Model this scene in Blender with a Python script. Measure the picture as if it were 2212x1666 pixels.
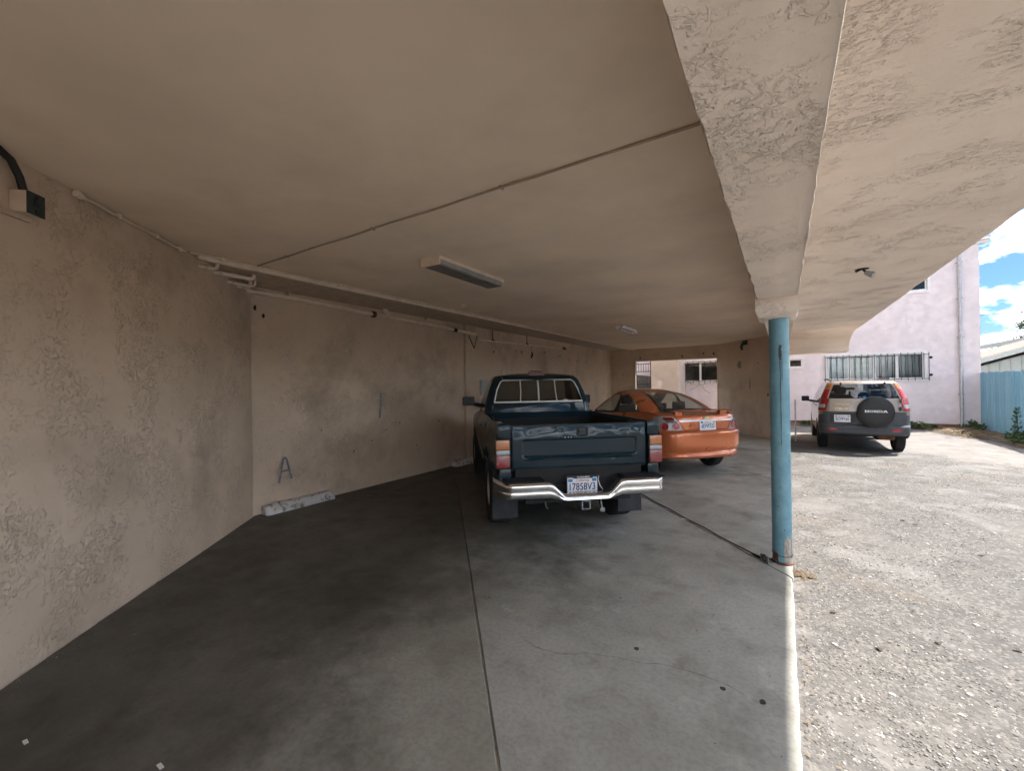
import bpy, bmesh, math, random
from math import sin, cos, pi, radians, sqrt
from mathutils import Vector, Matrix, noise
import numpy as np

S = bpy.context.scene
for o in list(bpy.data.objects): bpy.data.objects.remove(o)
COL = S.collection
R = random.Random(7)

# ------------------------------------------------------------------ camera
cam_d = bpy.data.cameras.new('camera'); cam = bpy.data.objects.new('camera', cam_d); COL.objects.link(cam)
cam_d.sensor_width = 36; cam_d.sensor_fit = 'HORIZONTAL'; cam_d.lens = 36*914.5/2212
cam_d.clip_start = 0.02; cam_d.clip_end = 2000
cam.matrix_world = (Matrix.Translation((0, 0, 1.6)) @ Matrix.Rotation(radians(32.67), 4, 'Z')
                    @ Matrix.Rotation(radians(90.14), 4, 'X') @ Matrix.Rotation(radians(-0.88), 4, 'Z'))
S.camera = cam
# ------------------------------------------------------------------ light
SUNV = Vector((0.545, 0.48, 1.0)).normalized()          # towards the sun
W = bpy.data.worlds.new('World'); S.world = W; W.use_nodes = True
nt = W.node_tree; nt.nodes.clear()
sky = nt.nodes.new('ShaderNodeTexSky'); sky.sky_type = 'NISHITA'; sky.sun_disc = False
sky.sun_elevation = math.asin(SUNV.z); sky.sun_rotation = math.atan2(SUNV.x, SUNV.y)
sky.air_density = 1.0; sky.dust_density = 0.6; sky.ozone_density = 1.0
tc = nt.nodes.new('ShaderNodeTexCoord')
mp = nt.nodes.new('ShaderNodeMapping'); mp.inputs['Scale'].default_value = (1.0, 1.0, 2.6)
cn = nt.nodes.new('ShaderNodeTexNoise'); cn.inputs['Scale'].default_value = 3.6; cn.inputs['Detail'].default_value = 7; cn.inputs['Roughness'].default_value = .58; cn.inputs['Distortion'].default_value = .25
cr = nt.nodes.new('ShaderNodeValToRGB'); cr.color_ramp.elements[0].position = .49; cr.color_ramp.elements[1].position = .63
mx = nt.nodes.new('ShaderNodeMix'); mx.data_type = 'RGBA'
bg = nt.nodes.new('ShaderNodeBackground'); bg.inputs['Strength'].default_value = 0.06
wo = nt.nodes.new('ShaderNodeOutputWorld')
L = nt.links.new
L(tc.outputs['Generated'], mp.inputs['Vector']); L(mp.outputs['Vector'], cn.inputs['Vector']); L(cn.outputs['Fac'], cr.inputs['Fac'])
L(cr.outputs['Color'], mx.inputs['Factor']); tn = nt.nodes.new('ShaderNodeMix'); tn.data_type = 'RGBA'; tn.blend_type = 'MULTIPLY'; tn.inputs['Factor'].default_value = 1; tn.inputs['B'].default_value = (.215, .325, .43, 1)
L(sky.outputs['Color'], tn.inputs['A']); L(tn.outputs['Result'], mx.inputs['A']); mx.inputs['B'].default_value = (17.5, 17.8, 18.3, 1)
L(mx.outputs['Result'], bg.inputs['Color']); L(bg.outputs['Background'], wo.inputs['Surface'])
sd = bpy.data.lights.new('sun', 'SUN'); sd.energy = 2.0; sd.angle = radians(0.9); sd.color = (1.0, .95, .88)
sun = bpy.data.objects.new('sun', sd); COL.objects.link(sun); sun.rotation_euler = SUNV.to_track_quat('Z', 'Y').to_euler()
S.view_settings.view_transform = 'Standard'; S.view_settings.look = 'None'; S.view_settings.gamma = 1
S.view_settings.exposure = 2.55
try:
    S.cycles.max_bounces = 9; S.cycles.use_adaptive_sampling = True; S.cycles.adaptive_threshold = .05; S.cycles.adaptive_min_samples = 20; S.cycles.use_denoising = True; S.cycles.diffuse_bounces = 7; S.cycles.transparent_max_bounces = 16
except Exception: pass

# ------------------------------------------------------------------ materials
MATS = {}
class NB:
    """small node-graph helper"""
    def __init__(s, name):
        s.m = bpy.data.materials.new(name); s.m.use_nodes = True
        s.t = s.m.node_tree; s.b = s.t.nodes['Principled BSDF']; s.out = s.t.nodes['Material Output']
        s.tc = None
        MATS[name] = s.m
    def co(s):
        if not s.tc: s.tc = s.t.nodes.new('ShaderNodeTexCoord')
        return s.tc.outputs['Object']
    def lk(s, a, b): s.t.links.new(a, b)
    def noise(s, sc, det=4, ro=.55, dist=0, vec=None, scale3=None):
        n = s.t.nodes.new('ShaderNodeTexNoise')
        n.inputs['Scale'].default_value = sc; n.inputs['Detail'].default_value = det
        n.inputs['Roughness'].default_value = ro; n.inputs['Distortion'].default_value = dist
        v = vec or s.co()
        if scale3:
            mpn = s.t.nodes.new('ShaderNodeMapping'); mpn.inputs['Scale'].default_value = scale3
            s.lk(v, mpn.inputs['Vector']); v = mpn.outputs['Vector']
        s.lk(v, n.inputs['Vector']); return n.outputs['Fac']
    def voro(s, sc, feat='F1', out='Distance', rnd=1):
        n = s.t.nodes.new('ShaderNodeTexVoronoi'); n.feature = feat
        n.inputs['Scale'].default_value = sc; n.inputs['Randomness'].default_value = rnd
        s.lk(s.co(), n.inputs['Vector']); return n.outputs[out]
    def ramp(s, fac, stops):
        n = s.t.nodes.new('ShaderNodeValToRGB'); e = n.color_ramp.elements
        while len(e) < len(stops): e.new(.5)
        for i, (p, c) in enumerate(stops):
            e[i].position = p; e[i].color = (c, c, c, 1) if not hasattr(c, '__len__') else (*c, 1)
        s.lk(fac, n.inputs['Fac']); return n.outputs['Color']
    def mix(s, fac, a, b, mode='MIX'):
        n = s.t.nodes.new('ShaderNodeMix'); n.data_type = 'RGBA'; n.blend_type = mode
        for k, v in (('Factor', fac), ('A', a), ('B', b)):
            if hasattr(v, 'is_linked'): s.lk(v, n.inputs[k])
            elif k == 'Factor': n.inputs[k].default_value = v
            else: n.inputs[k].default_value = (*v, 1)
        return n.outputs['Result']
    def math(s, op, a, b=0.0, c=None):
        n = s.t.nodes.new('ShaderNodeMath'); n.operation = op
        for i, v in enumerate((a, b, c)):
            if v is None: continue
            if hasattr(v, 'is_linked'): s.lk(v, n.inputs[i])
            else: n.inputs[i].default_value = v
        return n.outputs[0]
    def sep(s):
        n = s.t.nodes.new('ShaderNodeSeparateXYZ'); s.lk(s.co(), n.inputs[0]); return n.outputs
    def bump(s, h, st=.5, dist=.01, prev=None):
        n = s.t.nodes.new('ShaderNodeBump'); n.inputs['Strength'].default_value = st; n.inputs['Distance'].default_value = dist
        s.lk(h, n.inputs['Height'])
        if prev: s.lk(prev, n.inputs['Normal'])
        return n.outputs['Normal']
    def set(s, **k):
        for key, v in k.items():
            i = s.b.inputs[{'col': 'Base Color', 'ro': 'Roughness', 'me': 'Metallic', 'nor': 'Normal', 'coat': 'Coat Weight', 'cro': 'Coat Roughness', 'spec': 'Specular IOR Level', 'sss': 'Subsurface Weight', 'alpha': 'Alpha'}[key]]
            if hasattr(v, 'is_linked'): s.lk(v, i)
            elif hasattr(v, '__len__'): i.default_value = (*v, 1)
            else: i.default_value = v
        return s.m

def plain(name, col, ro=.6, me=0, coat=0, var=.12, bump=0, bsc=40, cro=.03, spec=.5):
    n = NB(name)
    f = n.noise(9, 5); c2 = tuple(x*(1-var) for x in col); c1 = tuple(min(1, x*(1+var)) for x in col)
    c = n.ramp(f, [(.3, c2), (.7, c1)])
    n.set(col=c, ro=ro, me=me, coat=coat, cro=cro, spec=spec)
    if bump: n.set(nor=n.bump(n.noise(bsc, 4), .5, bump))
    return n.m

def stucco(name, col, dirt, relief=.012, sc=1.0, amount=.55, stretch=None, patchy=.45, dirty=.5, grime=(.5, .72), smooth=False, spots=.5):
    n = NB(name)
    base = n.noise(1.1*sc, 3, .6)
    c = n.ramp(base, [(.3, tuple(x*.90 for x in col)), (.7, tuple(min(1, x*1.05) for x in col))])
    gr = n.ramp(n.noise(.9, 4, .66, .12), [(grime[0], 0), (grime[1]+.08, dirty)])
    c = n.mix(gr, c, dirt)
    sp = n.ramp(n.noise(7.5, 4, .72, .1), [(.60, 0), (.72, dirty*spots)])
    c = n.mix(sp, c, tuple(x*.75 for x in dirt))
    # trowelled relief : ridged flakes that come in patches
    vec = None
    ridge = n.noise(13*sc, 4, .6, .2, scale3=stretch)
    rid = n.ramp(ridge, [(.36, 0), (.47, .25), (.495, 1), (.515, .30), (.56, .18), (.585, .75), (.60, .15), (.7, .35)])
    mask = n.ramp(n.noise(2.0*sc, 3, .6, .2), [(patchy, .05), (patchy+.2, 1)])
    h = n.math('MULTIPLY', n.math('MULTIPLY', rid, mask), n.ramp(n.noise(34*sc, 2, .5, 0), [(.42, .15), (.56, 1)]))
    nor = n.bump(n.noise(2.6*sc, 2), .3, relief*1.5)
    if not smooth: nor = n.bump(h, amount, relief, nor)
    else: nor = n.bump(h, amount*.25, relief*.5, nor)
    crv = n.mix(n.ramp(h, [(.5, 0), (.95, .22)]), c, tuple(min(1, x*1.12) for x in col))
    n.set(col=crv, ro=.85, nor=nor, spec=.2)
    return n.m

def glass(name, tint=(.55, .6, .58), ro=.02, fres=1.5):
    n = NB(name); t = n.t
    tr = t.nodes.new('ShaderNodeBsdfTransparent'); tr.inputs[0].default_value = (*tint, 1)
    gl = t.nodes.new('ShaderNodeBsdfGlossy'); gl.inputs['Roughness'].default_value = ro; gl.inputs[0].default_value = (.95, .97, 1, 1)
    lw_ = t.nodes.new('ShaderNodeLayerWeight'); lw_.inputs['Blend'].default_value = .5
    pw = t.nodes.new('ShaderNodeMath'); pw.operation = 'POWER'; n.lk(lw_.outputs['Facing'], pw.inputs[0]); pw.inputs[1].default_value = 4.0
    fr = t.nodes.new('ShaderNodeMath'); fr.operation = 'MULTIPLY_ADD'; n.lk(pw.outputs[0], fr.inputs[0]); fr.inputs[1].default_value = .9; fr.inputs[2].default_value = .045
    mxs = t.nodes.new('ShaderNodeMixShader')
    n.lk(fr.outputs[0], mxs.inputs[0]); n.lk(tr.outputs[0], mxs.inputs[1]); n.lk(gl.outputs[0], mxs.inputs[2])
    n.lk(mxs.outputs[0], n.out.inputs['Surface']); t.nodes.remove(n.b)
    return n.m

def lens(name, col, ro=.08):
    n = NB(name)
    lines = n.math('SINE', n.math('MULTIPLY', n.sep()[2], 420.0))
    n.set(col=col, ro=ro, coat=1, spec=.6, nor=n.bump(lines, .25, .002))
    n.b.inputs['Subsurface Weight'].default_value = .2
    return n.m

# ------------------------------------------------------------------ mesh helpers
def me_obj(name, verts, faces, mat=None, parent=None, smooth=None, mats=None, fm=None):
    me = bpy.data.meshes.new(name); me.from_pydata([tuple(v) for v in verts], [], faces); me.validate(); me.update()
    o = bpy.data.objects.new(name, me); COL.objects.link(o)
    if mats:
        for m in mats: me.materials.append(MATS[m])
        if fm:
            for p_, k in zip(me.polygons, fm): p_.material_index = k
    elif mat: me.materials.append(MATS[mat])
    if parent: o.parent = parent
    if smooth is not None:
        me.polygons.foreach_set('use_smooth', [True]*len(me.polygons))
        me.set_sharp_from_angle(angle=radians(smooth))
    return o

class B:
    """collects shapes; build() links them as ONE mesh object"""
    def __init__(s): s.v = []; s.f = []; s.mi = []; s.cur = 0
    def add(s, vs, fs):
        k = len(s.v); s.v += [Vector(v) for v in vs]; s.f += [tuple(i+k for i in f) for f in fs]; s.mi += [s.cur]*len(fs); return s
    def box(s, a, b, rz=0, piv=None):
        x0, y0, z0 = a; x1, y1, z1 = b
        vs = [Vector(c) for c in ((x0,y0,z0),(x1,y0,z0),(x1,y1,z0),(x0,y1,z0),(x0,y0,z1),(x1,y0,z1),(x1,y1,z1),(x0,y1,z1))]
        if rz:
            c = Vector(piv) if piv else Vector(((x0+x1)/2,(y0+y1)/2,0)); m = Matrix.Rotation(rz,3,'Z'); vs = [m@(v-c)+c for v in vs]
        return s.add(vs, [(0,3,2,1),(4,5,6,7),(0,1,5,4),(1,2,6,5),(2,3,7,6),(3,0,4,7)])
    def bbox(s, a, b, r=.01):
        """box with chamfered edges"""
        bm = bmesh.new(); bmesh.ops.create_cube(bm, size=1)
        d = [b[i]-a[i] for i in range(3)]; c = [(b[i]+a[i])/2 for i in range(3)]
        for v in bm.verts: v.co = Vector([v.co[i]*d[i]+c[i] for i in range(3)])
        bmesh.ops.bevel(bm, geom=bm.edges[:], offset=min(r, min(abs(x) for x in d)*.45), segments=2, affect='EDGES', profile=.6)
        return s.bm(bm)
    def bm(s, bm):
        bm.verts.ensure_lookup_table(); bm.verts.index_update()
        s.add([v.co.copy() for v in bm.verts], [tuple(v.index for v in f.verts) for f in bm.faces]); bm.free(); return s
    def tube(s, pts, r, n=8, cap=True):
        pts = [Vector(p) for p in pts]; rs = r if hasattr(r, '__len__') else [r]*len(pts)
        k = len(s.v); up = None; rings = []
        for i, p in enumerate(pts):
            d = (pts[min(i+1, len(pts)-1)]-pts[max(i-1, 0)]).normalized()
            if up is None: up = Vector((0,0,1)) if abs(d.z) < .9 else Vector((1,0,0))
            a = d.cross(up).normalized(); up = a.cross(d).normalized()
            rings.append([p+(a*cos(2*pi*j/n)+up*sin(2*pi*j/n))*rs[i] for j in range(n)])
        vs = [v for r_ in rings for v in r_]
        fs = [(i*n+j, i*n+(j+1)%n, (i+1)*n+(j+1)%n, (i+1)*n+j) for i in range(len(pts)-1) for j in range(n)]
        if cap: fs += [tuple(range(n))[::-1], tuple(range((len(pts)-1)*n, len(pts)*n))]
        return s.add(vs, fs)
    def lathe(s, prof, n=32, axis='x', c=(0,0,0)):
        """prof: list of (r, h) round an axis"""
        vs = []; c = Vector(c)
        for r, h in prof:
            for j in range(n):
                a = 2*pi*j/n; p = (h, r*cos(a), r*sin(a)) if axis == 'x' else ((r*cos(a), h, r*sin(a)) if axis == 'y' else (r*cos(a), r*sin(a), h))
                vs.append(c+Vector(p))
        fs = [(i*n+j, i*n+(j+1)%n, (i+1)*n+(j+1)%n, (i+1)*n+j) for i in range(len(prof)-1) for j in range(n)]
        return s.add(vs, fs)
    def prism(s, poly, d, axis='y'):
        """2D polygon (x,z) extruded along y by d=(y0,y1)  (axis y) ; axis x: (y,z) ; axis z: (x,y)"""
        n = len(poly)
        def P(p, h): return (p[0], h, p[1]) if axis == 'y' else ((h, p[0], p[1]) if axis == 'x' else (p[0], p[1], h))
        vs = [P(p, d[0]) for p in poly]+[P(p, d[1]) for p in poly]
        fs = [tuple(range(n)), tuple(range(2*n-1, n-1, -1))]+[(i, i+n, (i+1)%n+n, (i+1)%n) for i in range(n)]
        return s.add(vs, fs)
    def grid(s, rows, close=False, flip=False):
        n = len(rows[0]); k = []
        vs = [v for r in rows for v in r]
        fs = []
        for i in range(len(rows)-1):
            for j in range(n if close else n-1):
                q = (i*n+j, i*n+(j+1)%n, (i+1)*n+(j+1)%n, (i+1)*n+j); fs.append(q[::-1] if flip else q)
        return s.add(vs, fs)
    def build(s, name, mat, parent=None, smooth=None, fix=True, bev=0, xf=None):
        vs = s.v if xf is None else [xf@v for v in s.v]
        ms = mat if isinstance(mat, (list, tuple)) else None
        o = me_obj(name, vs, s.f, None if ms else mat, parent, None, ms, s.mi if ms else None)
        if fix:
            bm = bmesh.new(); bm.from_mesh(o.data); bmesh.ops.recalc_face_normals(bm, faces=bm.faces); bm.to_mesh(o.data); bm.free()
        if smooth is not None:
            o.data.polygons.foreach_set('use_smooth', [True]*len(o.data.polygons)); o.data.set_sharp_from_angle(angle=radians(smooth))
        if bev:
            md = o.modifiers.new('bevel', 'BEVEL'); md.width = bev; md.segments = 2; md.limit_method = 'ANGLE'
        return o

def tag(o, label=None, cat=None, group=None, kind=None):
    if label: o['label'] = label
    if cat: o['category'] = cat
    if group: o['group'] = group
    if kind: o['kind'] = kind
    return o
def empty(name, loc=(0,0,0), rz=0, label=None, cat=None, group=None, parent=None):
    o = bpy.data.objects.new(name, None); COL.objects.link(o); o.location = loc; o.rotation_euler = (0,0,rz); o.empty_display_size = .1
    if parent: o.parent = parent
    return tag(o, label, cat, group)
def inst(src, parent, loc=None, rot=None, scale=None):
    c = src.copy(); COL.objects.link(c); c.parent = parent
    if loc is not None: c.location = loc
    if rot is not None: c.rotation_euler = rot
    if scale is not None: c.scale = scale
    for k in list(c.keys()):
        if k in ('label','category','group'): pass
    return c
def text(body, mat, parent, w, h, org, name='lettering', ext=.0012, bold=0, shear=0, face='-y', rz=0):
    """flat lettering, fitted to w x h, centred on org and facing -y (or another axis)"""
    cu = bpy.data.curves.new('t', 'FONT'); cu.body = body; cu.extrude = ext; cu.offset = bold; cu.shear = shear; cu.resolution_u = 3
    o = bpy.data.objects.new('t', cu); COL.objects.link(o)
    dg = bpy.context.evaluated_depsgraph_get(); me = bpy.data.meshes.new_from_object(o.evaluated_get(dg))
    bpy.data.objects.remove(o); bpy.data.curves.remove(cu)
    vs = [v.co for v in me.vertices]
    x0 = min(v.x for v in vs); x1 = max(v.x for v in vs); y0 = min(v.y for v in vs); y1 = max(v.y for v in vs)
    for v in me.vertices:
        x = (v.co.x-(x0+x1)/2)/(x1-x0)*w; y = (v.co.y-(y0+y1)/2)/(y1-y0)*h; z = v.co.z
        p = Vector((x, -z, y)) if face == '-y' else Vector((x, y, z))
        v.co = Matrix.Rotation(rz, 3, 'Z')@p+Vector(org)
    me.materials.clear(); me.materials.append(MATS[mat])
    ob = bpy.data.objects.new(name, me); COL.objects.link(ob); ob.parent = parent
    return ob
def lerp(tab, x):
    if x <= tab[0][0]: return tab[0][1]
    for (a, va), (b, vb) in zip(tab, tab[1:]):
        if x <= b: return va+(vb-va)*(x-a)/(b-a)
    return tab[-1][1]
def smooth_tab(tab, x, e=.0):
    return lerp(tab, x)
# ------------------------------------------------------------------ surface materials
BE = (.58, .455, .35)
stucco('ceiling_paint', (.89, .745, .59), (.60, .48, .37), relief=.004, sc=.9, amount=.3, dirty=.45, smooth=True, patchy=.5, spots=.12)
stucco('wall_stucco', (.67, .53, .41), (.28, .215, .155), relief=.014, sc=1.35, amount=.75, dirty=.7, grime=(.50, .70), patchy=.41, spots=.4)
stucco('beam_stucco', (.88, .765, .665), (.50, .40, .31), relief=.018, sc=1.25, amount=.75, dirty=.3, patchy=.48)
stucco('soffit_stucco', (.87, .755, .66), (.55, .43, .33), relief=.020, sc=1.15, amount=.85, dirty=.25, patchy=.48, stretch=(.55, 1.5, 1))
stucco('pink_stucco', (.82, .75, .795), (.68, .61, .59), relief=.012, sc=2.0, amount=.7, dirty=.35, patchy=.36, stretch=(.6, 1, 1.3))
stucco('cream_stucco', (.78, .69, .62), (.45, .38, .31), relief=.03, sc=1.6, amount=.9, dirty=.3, patchy=.30)

def concrete(name, gain, oil):
    n = NB(name)
    a = n.noise(.55, 4, .62, .1); b = n.noise(3.2, 5, .7, .15); f = n.noise(38, 3, .65)
    c = n.ramp(a, [(.30, (.115, .108, .094)), (.55, (.185, .180, .165)), (.75, (.245, .242, .228))])
    c = n.mix(n.ramp(b, [(.50, 0), (.70, .55)]), c, (.10, .092, .078))
    c = n.mix(n.ramp(b, [(.24, .55), (.38, 0)]), c, (.29, .285, .265))
    c = n.mix(n.ramp(f, [(.38, .22), (.56, 0)]), c, (.06, .055, .048))
    # tyre-worn, oil-darkened stalls (long dried stains with their own outline)
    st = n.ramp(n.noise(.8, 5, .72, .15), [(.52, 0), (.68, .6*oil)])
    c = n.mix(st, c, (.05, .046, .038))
    spot = n.ramp(n.voro(2.6), [(.035, .9), (.06, 0)])
    spm = n.ramp(n.noise(1.9, 2), [(.5, 0), (.55, 1)])
    c = n.mix(n.math('MULTIPLY', spot, spm), c, (.03, .028, .028))
    wh = n.math('MULTIPLY', n.ramp(n.voro(5.3), [(.02, .7), (.035, 0)]), n.ramp(n.noise(2.7, 3), [(.55, 0), (.6, 1)]))
    c = n.mix(wh, c, (.5, .49, .46))
    c = n.mix(1.0, c, gain, 'MULTIPLY')
    # colour darkens inwards from the open slab edge, broken up by noise
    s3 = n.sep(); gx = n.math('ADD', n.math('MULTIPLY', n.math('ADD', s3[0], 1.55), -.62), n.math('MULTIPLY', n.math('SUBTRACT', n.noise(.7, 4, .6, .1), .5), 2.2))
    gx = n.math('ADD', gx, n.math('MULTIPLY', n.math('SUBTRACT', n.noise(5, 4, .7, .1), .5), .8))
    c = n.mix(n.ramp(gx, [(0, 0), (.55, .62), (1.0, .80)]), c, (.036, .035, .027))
    ro = n.ramp(b, [(.3, .42), (.7, .65)])
    nor = n.bump(n.noise(60, 5, .6), .18, .003); nor = n.bump(n.noise(2.2, 3), .3, .006, nor)
    n.set(col=c, ro=ro, nor=nor, spec=.4)
concrete('slab_concrete', (2.35, 2.37, 2.34), 1.0); concrete('slab_concrete_dark', (1.9, 1.86, 1.75), 1.2)  # second mix is darker overall with stronger stains, for the left stall panel

def drive():
    n = NB('driveway_aggregate')
    a = n.noise(.5, 4, .6, .2); b = n.noise(2.4, 5, .68, .2)
    st = n.voro(52, out='Color'); d = n.voro(52)
    sp = n.t.nodes.new('ShaderNodeSeparateColor'); n.lk(st, sp.inputs[0])
    c = n.ramp(a, [(.3, (0.110, 0.105, 0.101)), (.6, (0.166, 0.156, 0.147)), (.78, (0.205, 0.191, 0.175))])
    c = n.mix(n.ramp(b, [(.50, 0), (.66, .75)]), c, (0.076, 0.073, 0.073))
    c = n.mix(n.ramp(b, [(.26, .6), (.42, 0)]), c, (0.239, 0.231, 0.221))
    c = n.mix(n.ramp(sp.outputs[0], [(.35, .45), (.7, 0)]), c, (0.086, 0.083, 0.079))
    c = n.mix(n.ramp(sp.outputs[1], [(.70, 0), (.9, .5)]), c, (0.279, 0.257, 0.231))
    c = n.mix(n.ramp(n.noise(1.3, 4, .7, .2), [(.58, 0), (.68, .5)]), c, (0.179, 0.132, 0.093))
    # paler worn concrete towards the far right corner of the lot (its own material boundary)
    s3 = n.sep(); g = n.math('ADD', n.math('MULTIPLY', n.math('SUBTRACT', s3[1], 11.6), .5), n.math('MULTIPLY', n.math('SUBTRACT', s3[0], 2.3), .55))
    g = n.math('ADD', g, n.math('MULTIPLY', n.math('SUBTRACT', b, .5), 4.0))
    pm = n.ramp(g, [(.45, 0), (.75, .8)])
    pale = n.ramp(b, [(.35, (0.279, 0.264, 0.255)), (.65, (0.205, 0.188, 0.171))])
    c = n.mix(pm, c, pale)
    sm = n.ramp(n.noise(1.15, 4, .62, .15), [(.52, 0), (.60, 1)])       # skim-coat patches worn smooth
    c = n.mix(n.math('MULTIPLY', sm, .42), c, n.ramp(n.noise(6, 4, .6), [(.35, (0.211, 0.200, 0.193)), (.65, (0.300, 0.285, 0.273))]))
    h = n.ramp(d, [(.05, 1), (.5, 0)])
    nor = n.bump(n.noise(1.6, 5), .5, .03); inv = n.math('SUBTRACT', 1.0, n.math('MULTIPLY', sm, .85)); nor = n.bump(n.math('MULTIPLY', n.noise(15, 4, .7), inv), .6, .012, nor); nor = n.bump(n.math('MULTIPLY', h, inv), .5, .006, nor)
    n.set(col=c, ro=.9, nor=nor, spec=.25)
drive()
def soil():
    n = NB('soil')
    f = n.noise(7, 8, .7, .5)
    c = n.ramp(f, [(.3, (.10, .075, .05)), (.55, (.20, .155, .11)), (.75, (.32, .27, .20))])
    n.set(col=c, ro=.95, nor=n.bump(n.noise(25, 6, .7), .8, .03), spec=.1)
soil()
plain('far_ground', (.16, .14, .11), .95)
plain('pipe_paint', (.66, .54, .43), .55, var=.15, bump=.002)
plain('pipe_paint_light', (.78, .66, .54), .55, var=.12, bump=.002)
plain('black_rubber', (.012, .012, .012), .6)
plain('black_metal', (.015, .015, .016), .45, me=.3)
plain('dark_hole', (.025, .02, .016), .9)
plain('plaster_brown', (.16, .12, .085), .9)
plain('rust', (.14, .06, .03), .85, var=.4, bump=.003)
plain('grey_steel', (.30, .31, .31), .45, me=.7, var=.2)
plain('galv', (.42, .43, .46), .45, me=.5, var=.15)
plain('white_trim', (.78, .78, .80), .5, var=.05)
plain('brick_base', (.22, .10, .07), .85, var=.35, bump=.006)
plain('dark_green', (.02, .035, .035), .5)

# ------------------------------------------------------------------ ground
HC = 2.949; HB = 2.32; XA = -5.706; XB0, XB1 = -.192, .113; XO = 1.62; YB = 16.12; XS = .045; CB = (-.03, 4.46)
NA = radians(41.98); NN = Vector((cos(NA), sin(NA))); C1, C2, C3 = -2.3956, .2111, 2.7952
DRZ = lambda y: -.032-.0014*max(-4, min(y, 20))

g = B().grid([[(x, y, -.30) for x in (-400, -60, 60, 400)] for y in (-400, -60, 60, 400)])
tag(g.build('ground', 'far_ground'), kind='structure')
rows = []
for i in range(121):
    y = -16+36.2*i/120
    rows.append([(x, y, DRZ(y)+.010*noise.noise(Vector((x*.9, y*.9, 3)))+.004*noise.noise(Vector((x*4, y*4, 7)))) for x in [-9+14.6*j/110 for j in range(111)]])
rows += [[(v[0], 20.6, v[2]) for v in rows[-1]]]
tag(B().grid(rows).build('driveway', 'driveway_aggregate', smooth=40), kind='structure')
# soil strip along fence and house foot
rows = []
for i in range(90):
    y = 6+14*i/89; e = 4.72+.30*noise.noise(Vector((y*.8, 0, 1)))+.1*noise.noise(Vector((y*4, 0, 1)))-(.35 if y > 17 else 0)
    rows.append([(e+(5.42-e)*k/10, y, DRZ(y)+.016+.05*(k/10)**.7*(1+noise.noise(Vector((k*.5, y*2, 5))))*.8) for k in range(11)])
tag(B().grid(rows).build('soil_strip', 'soil', smooth=50), kind='structure')
rows = []
for i in range(80):
    x = -4+9.3*i/79; e = 19.35+.25*noise.noise(Vector((x*.9, 2, 1)))+.1*noise.noise(Vector((x*4, 0, 1)))
    rows.append([(x, e+(19.99-e)*k/8, DRZ(19.5)+.018+.05*(k/8)**.7*(1+noise.noise(Vector((x*2, k*.5, 5))))*.7) for k in range(9)])
tag(B().grid(rows).build('soil_strip', 'soil', smooth=50), kind='structure')

# carport floor: poured panels with open joints
def clip(poly, n, c, keep=1):
    out = []
    for i in range(len(poly)):
        a, b = Vector(poly[i]), Vector(poly[(i+1) % len(poly)]); da = (a.dot(n)-c)*keep; db = (b.dot(n)-c)*keep
        if da <= 0: out.append(a)
        if (da < 0 < db) or (db < 0 < da): out.append(a+(b-a)*(da/(da-db)))
    return out
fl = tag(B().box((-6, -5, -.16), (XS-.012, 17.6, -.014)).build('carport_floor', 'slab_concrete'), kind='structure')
cuts = [C1-2.584*1.01, C1, C2, C3, C3+2.584, C3+5.17, C3+7.75, C3+12]
for k in range(len(cuts)-1):
    poly = [Vector(q) for q in ((-5.9, -4.8), (XS, -4.8), (XS, 17.4), (-5.9, 17.4))]
    poly = clip(poly, NN, cuts[k+1]-.005); poly = clip(poly, NN, cuts[k]+.005, -1)
    if len(poly) < 3: continue
    b = B(); n_ = len(poly)
    ring = []
    # subdivide outline a little and wobble so joints and the lip are not ruler-straight
    for i in range(n_):
        a_, c_ = poly[i], poly[(i+1) % n_]; m = max(1, int((c_-a_).length/.045))
        for j in range(m):
            q = a_+(c_-a_)*(j/m); w = .0035*noise.noise(Vector((q.x*9, q.y*9, k)))
            if abs(q.x-XS) < 1e-4: q = Vector((q.x+w*2.6-.004-max(0, noise.noise(Vector((q.y*6.3, 4, 1)))-.28)*.05, q.y))
            else: q = q+NN*w
            ring.append(q)
    cen = sum(ring, Vector((0, 0)))/len(ring)
    ins = [q+(cen-q).normalized()*.009 for q in ring]
    m = len(ring)
    vs = [(q.x, q.y, -.10) for q in ring]+[(q.x, q.y, -.007) for q in ring]+[(q.x, q.y, 0) for q in ins]
    fs = [(i, (i+1) % m, m+(i+1) % m, m+i) for i in range(m)]+[(m+i, m+(i+1) % m, 2*m+(i+1) % m, 2*m+i) for i in range(m)]+[tuple(range(2*m, 3*m))]
    b.add(vs, fs).build('floor_panel', 'slab_concrete_dark' if cuts[k] in (C1,) else 'slab_concrete', fl)
# hairline crack
plain('crack_dark', (.03, .028, .025), .9)
def ribbon(pts, w, z, name, mat, parent, sub=8, jit=.012, seed=1):
    P = []
    for i in range(len(pts)-1):
        a, b = Vector(pts[i]), Vector(pts[i+1])
        for j in range(sub):
            q = a+(b-a)*(j/sub); P.append(q+Vector((noise.noise(Vector((q.x*14, q.y*14, seed))), noise.noise(Vector((q.x*14, q.y*14, seed+9)))))*jit)
    P.append(Vector(pts[-1])); vs = []; fs = []
    for i, q in enumerate(P):
        d = (P[min(i+1, len(P)-1)]-P[max(i-1, 0)]).normalized(); nn = Vector((-d.y, d.x)); ww = w*(.35+.9*abs(noise.noise(Vector((i*.37, seed, 2)))))*(1 if 3 < i < len(P)-4 else .4)
        vs += [(*(q+nn*ww), z), (*(q-nn*ww), z)]
    fs = [(2*i, 2*i+1, 2*i+3, 2*i+2) for i in range(len(P)-1)]
    return me_obj(name, vs, fs, mat, parent)
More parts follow.
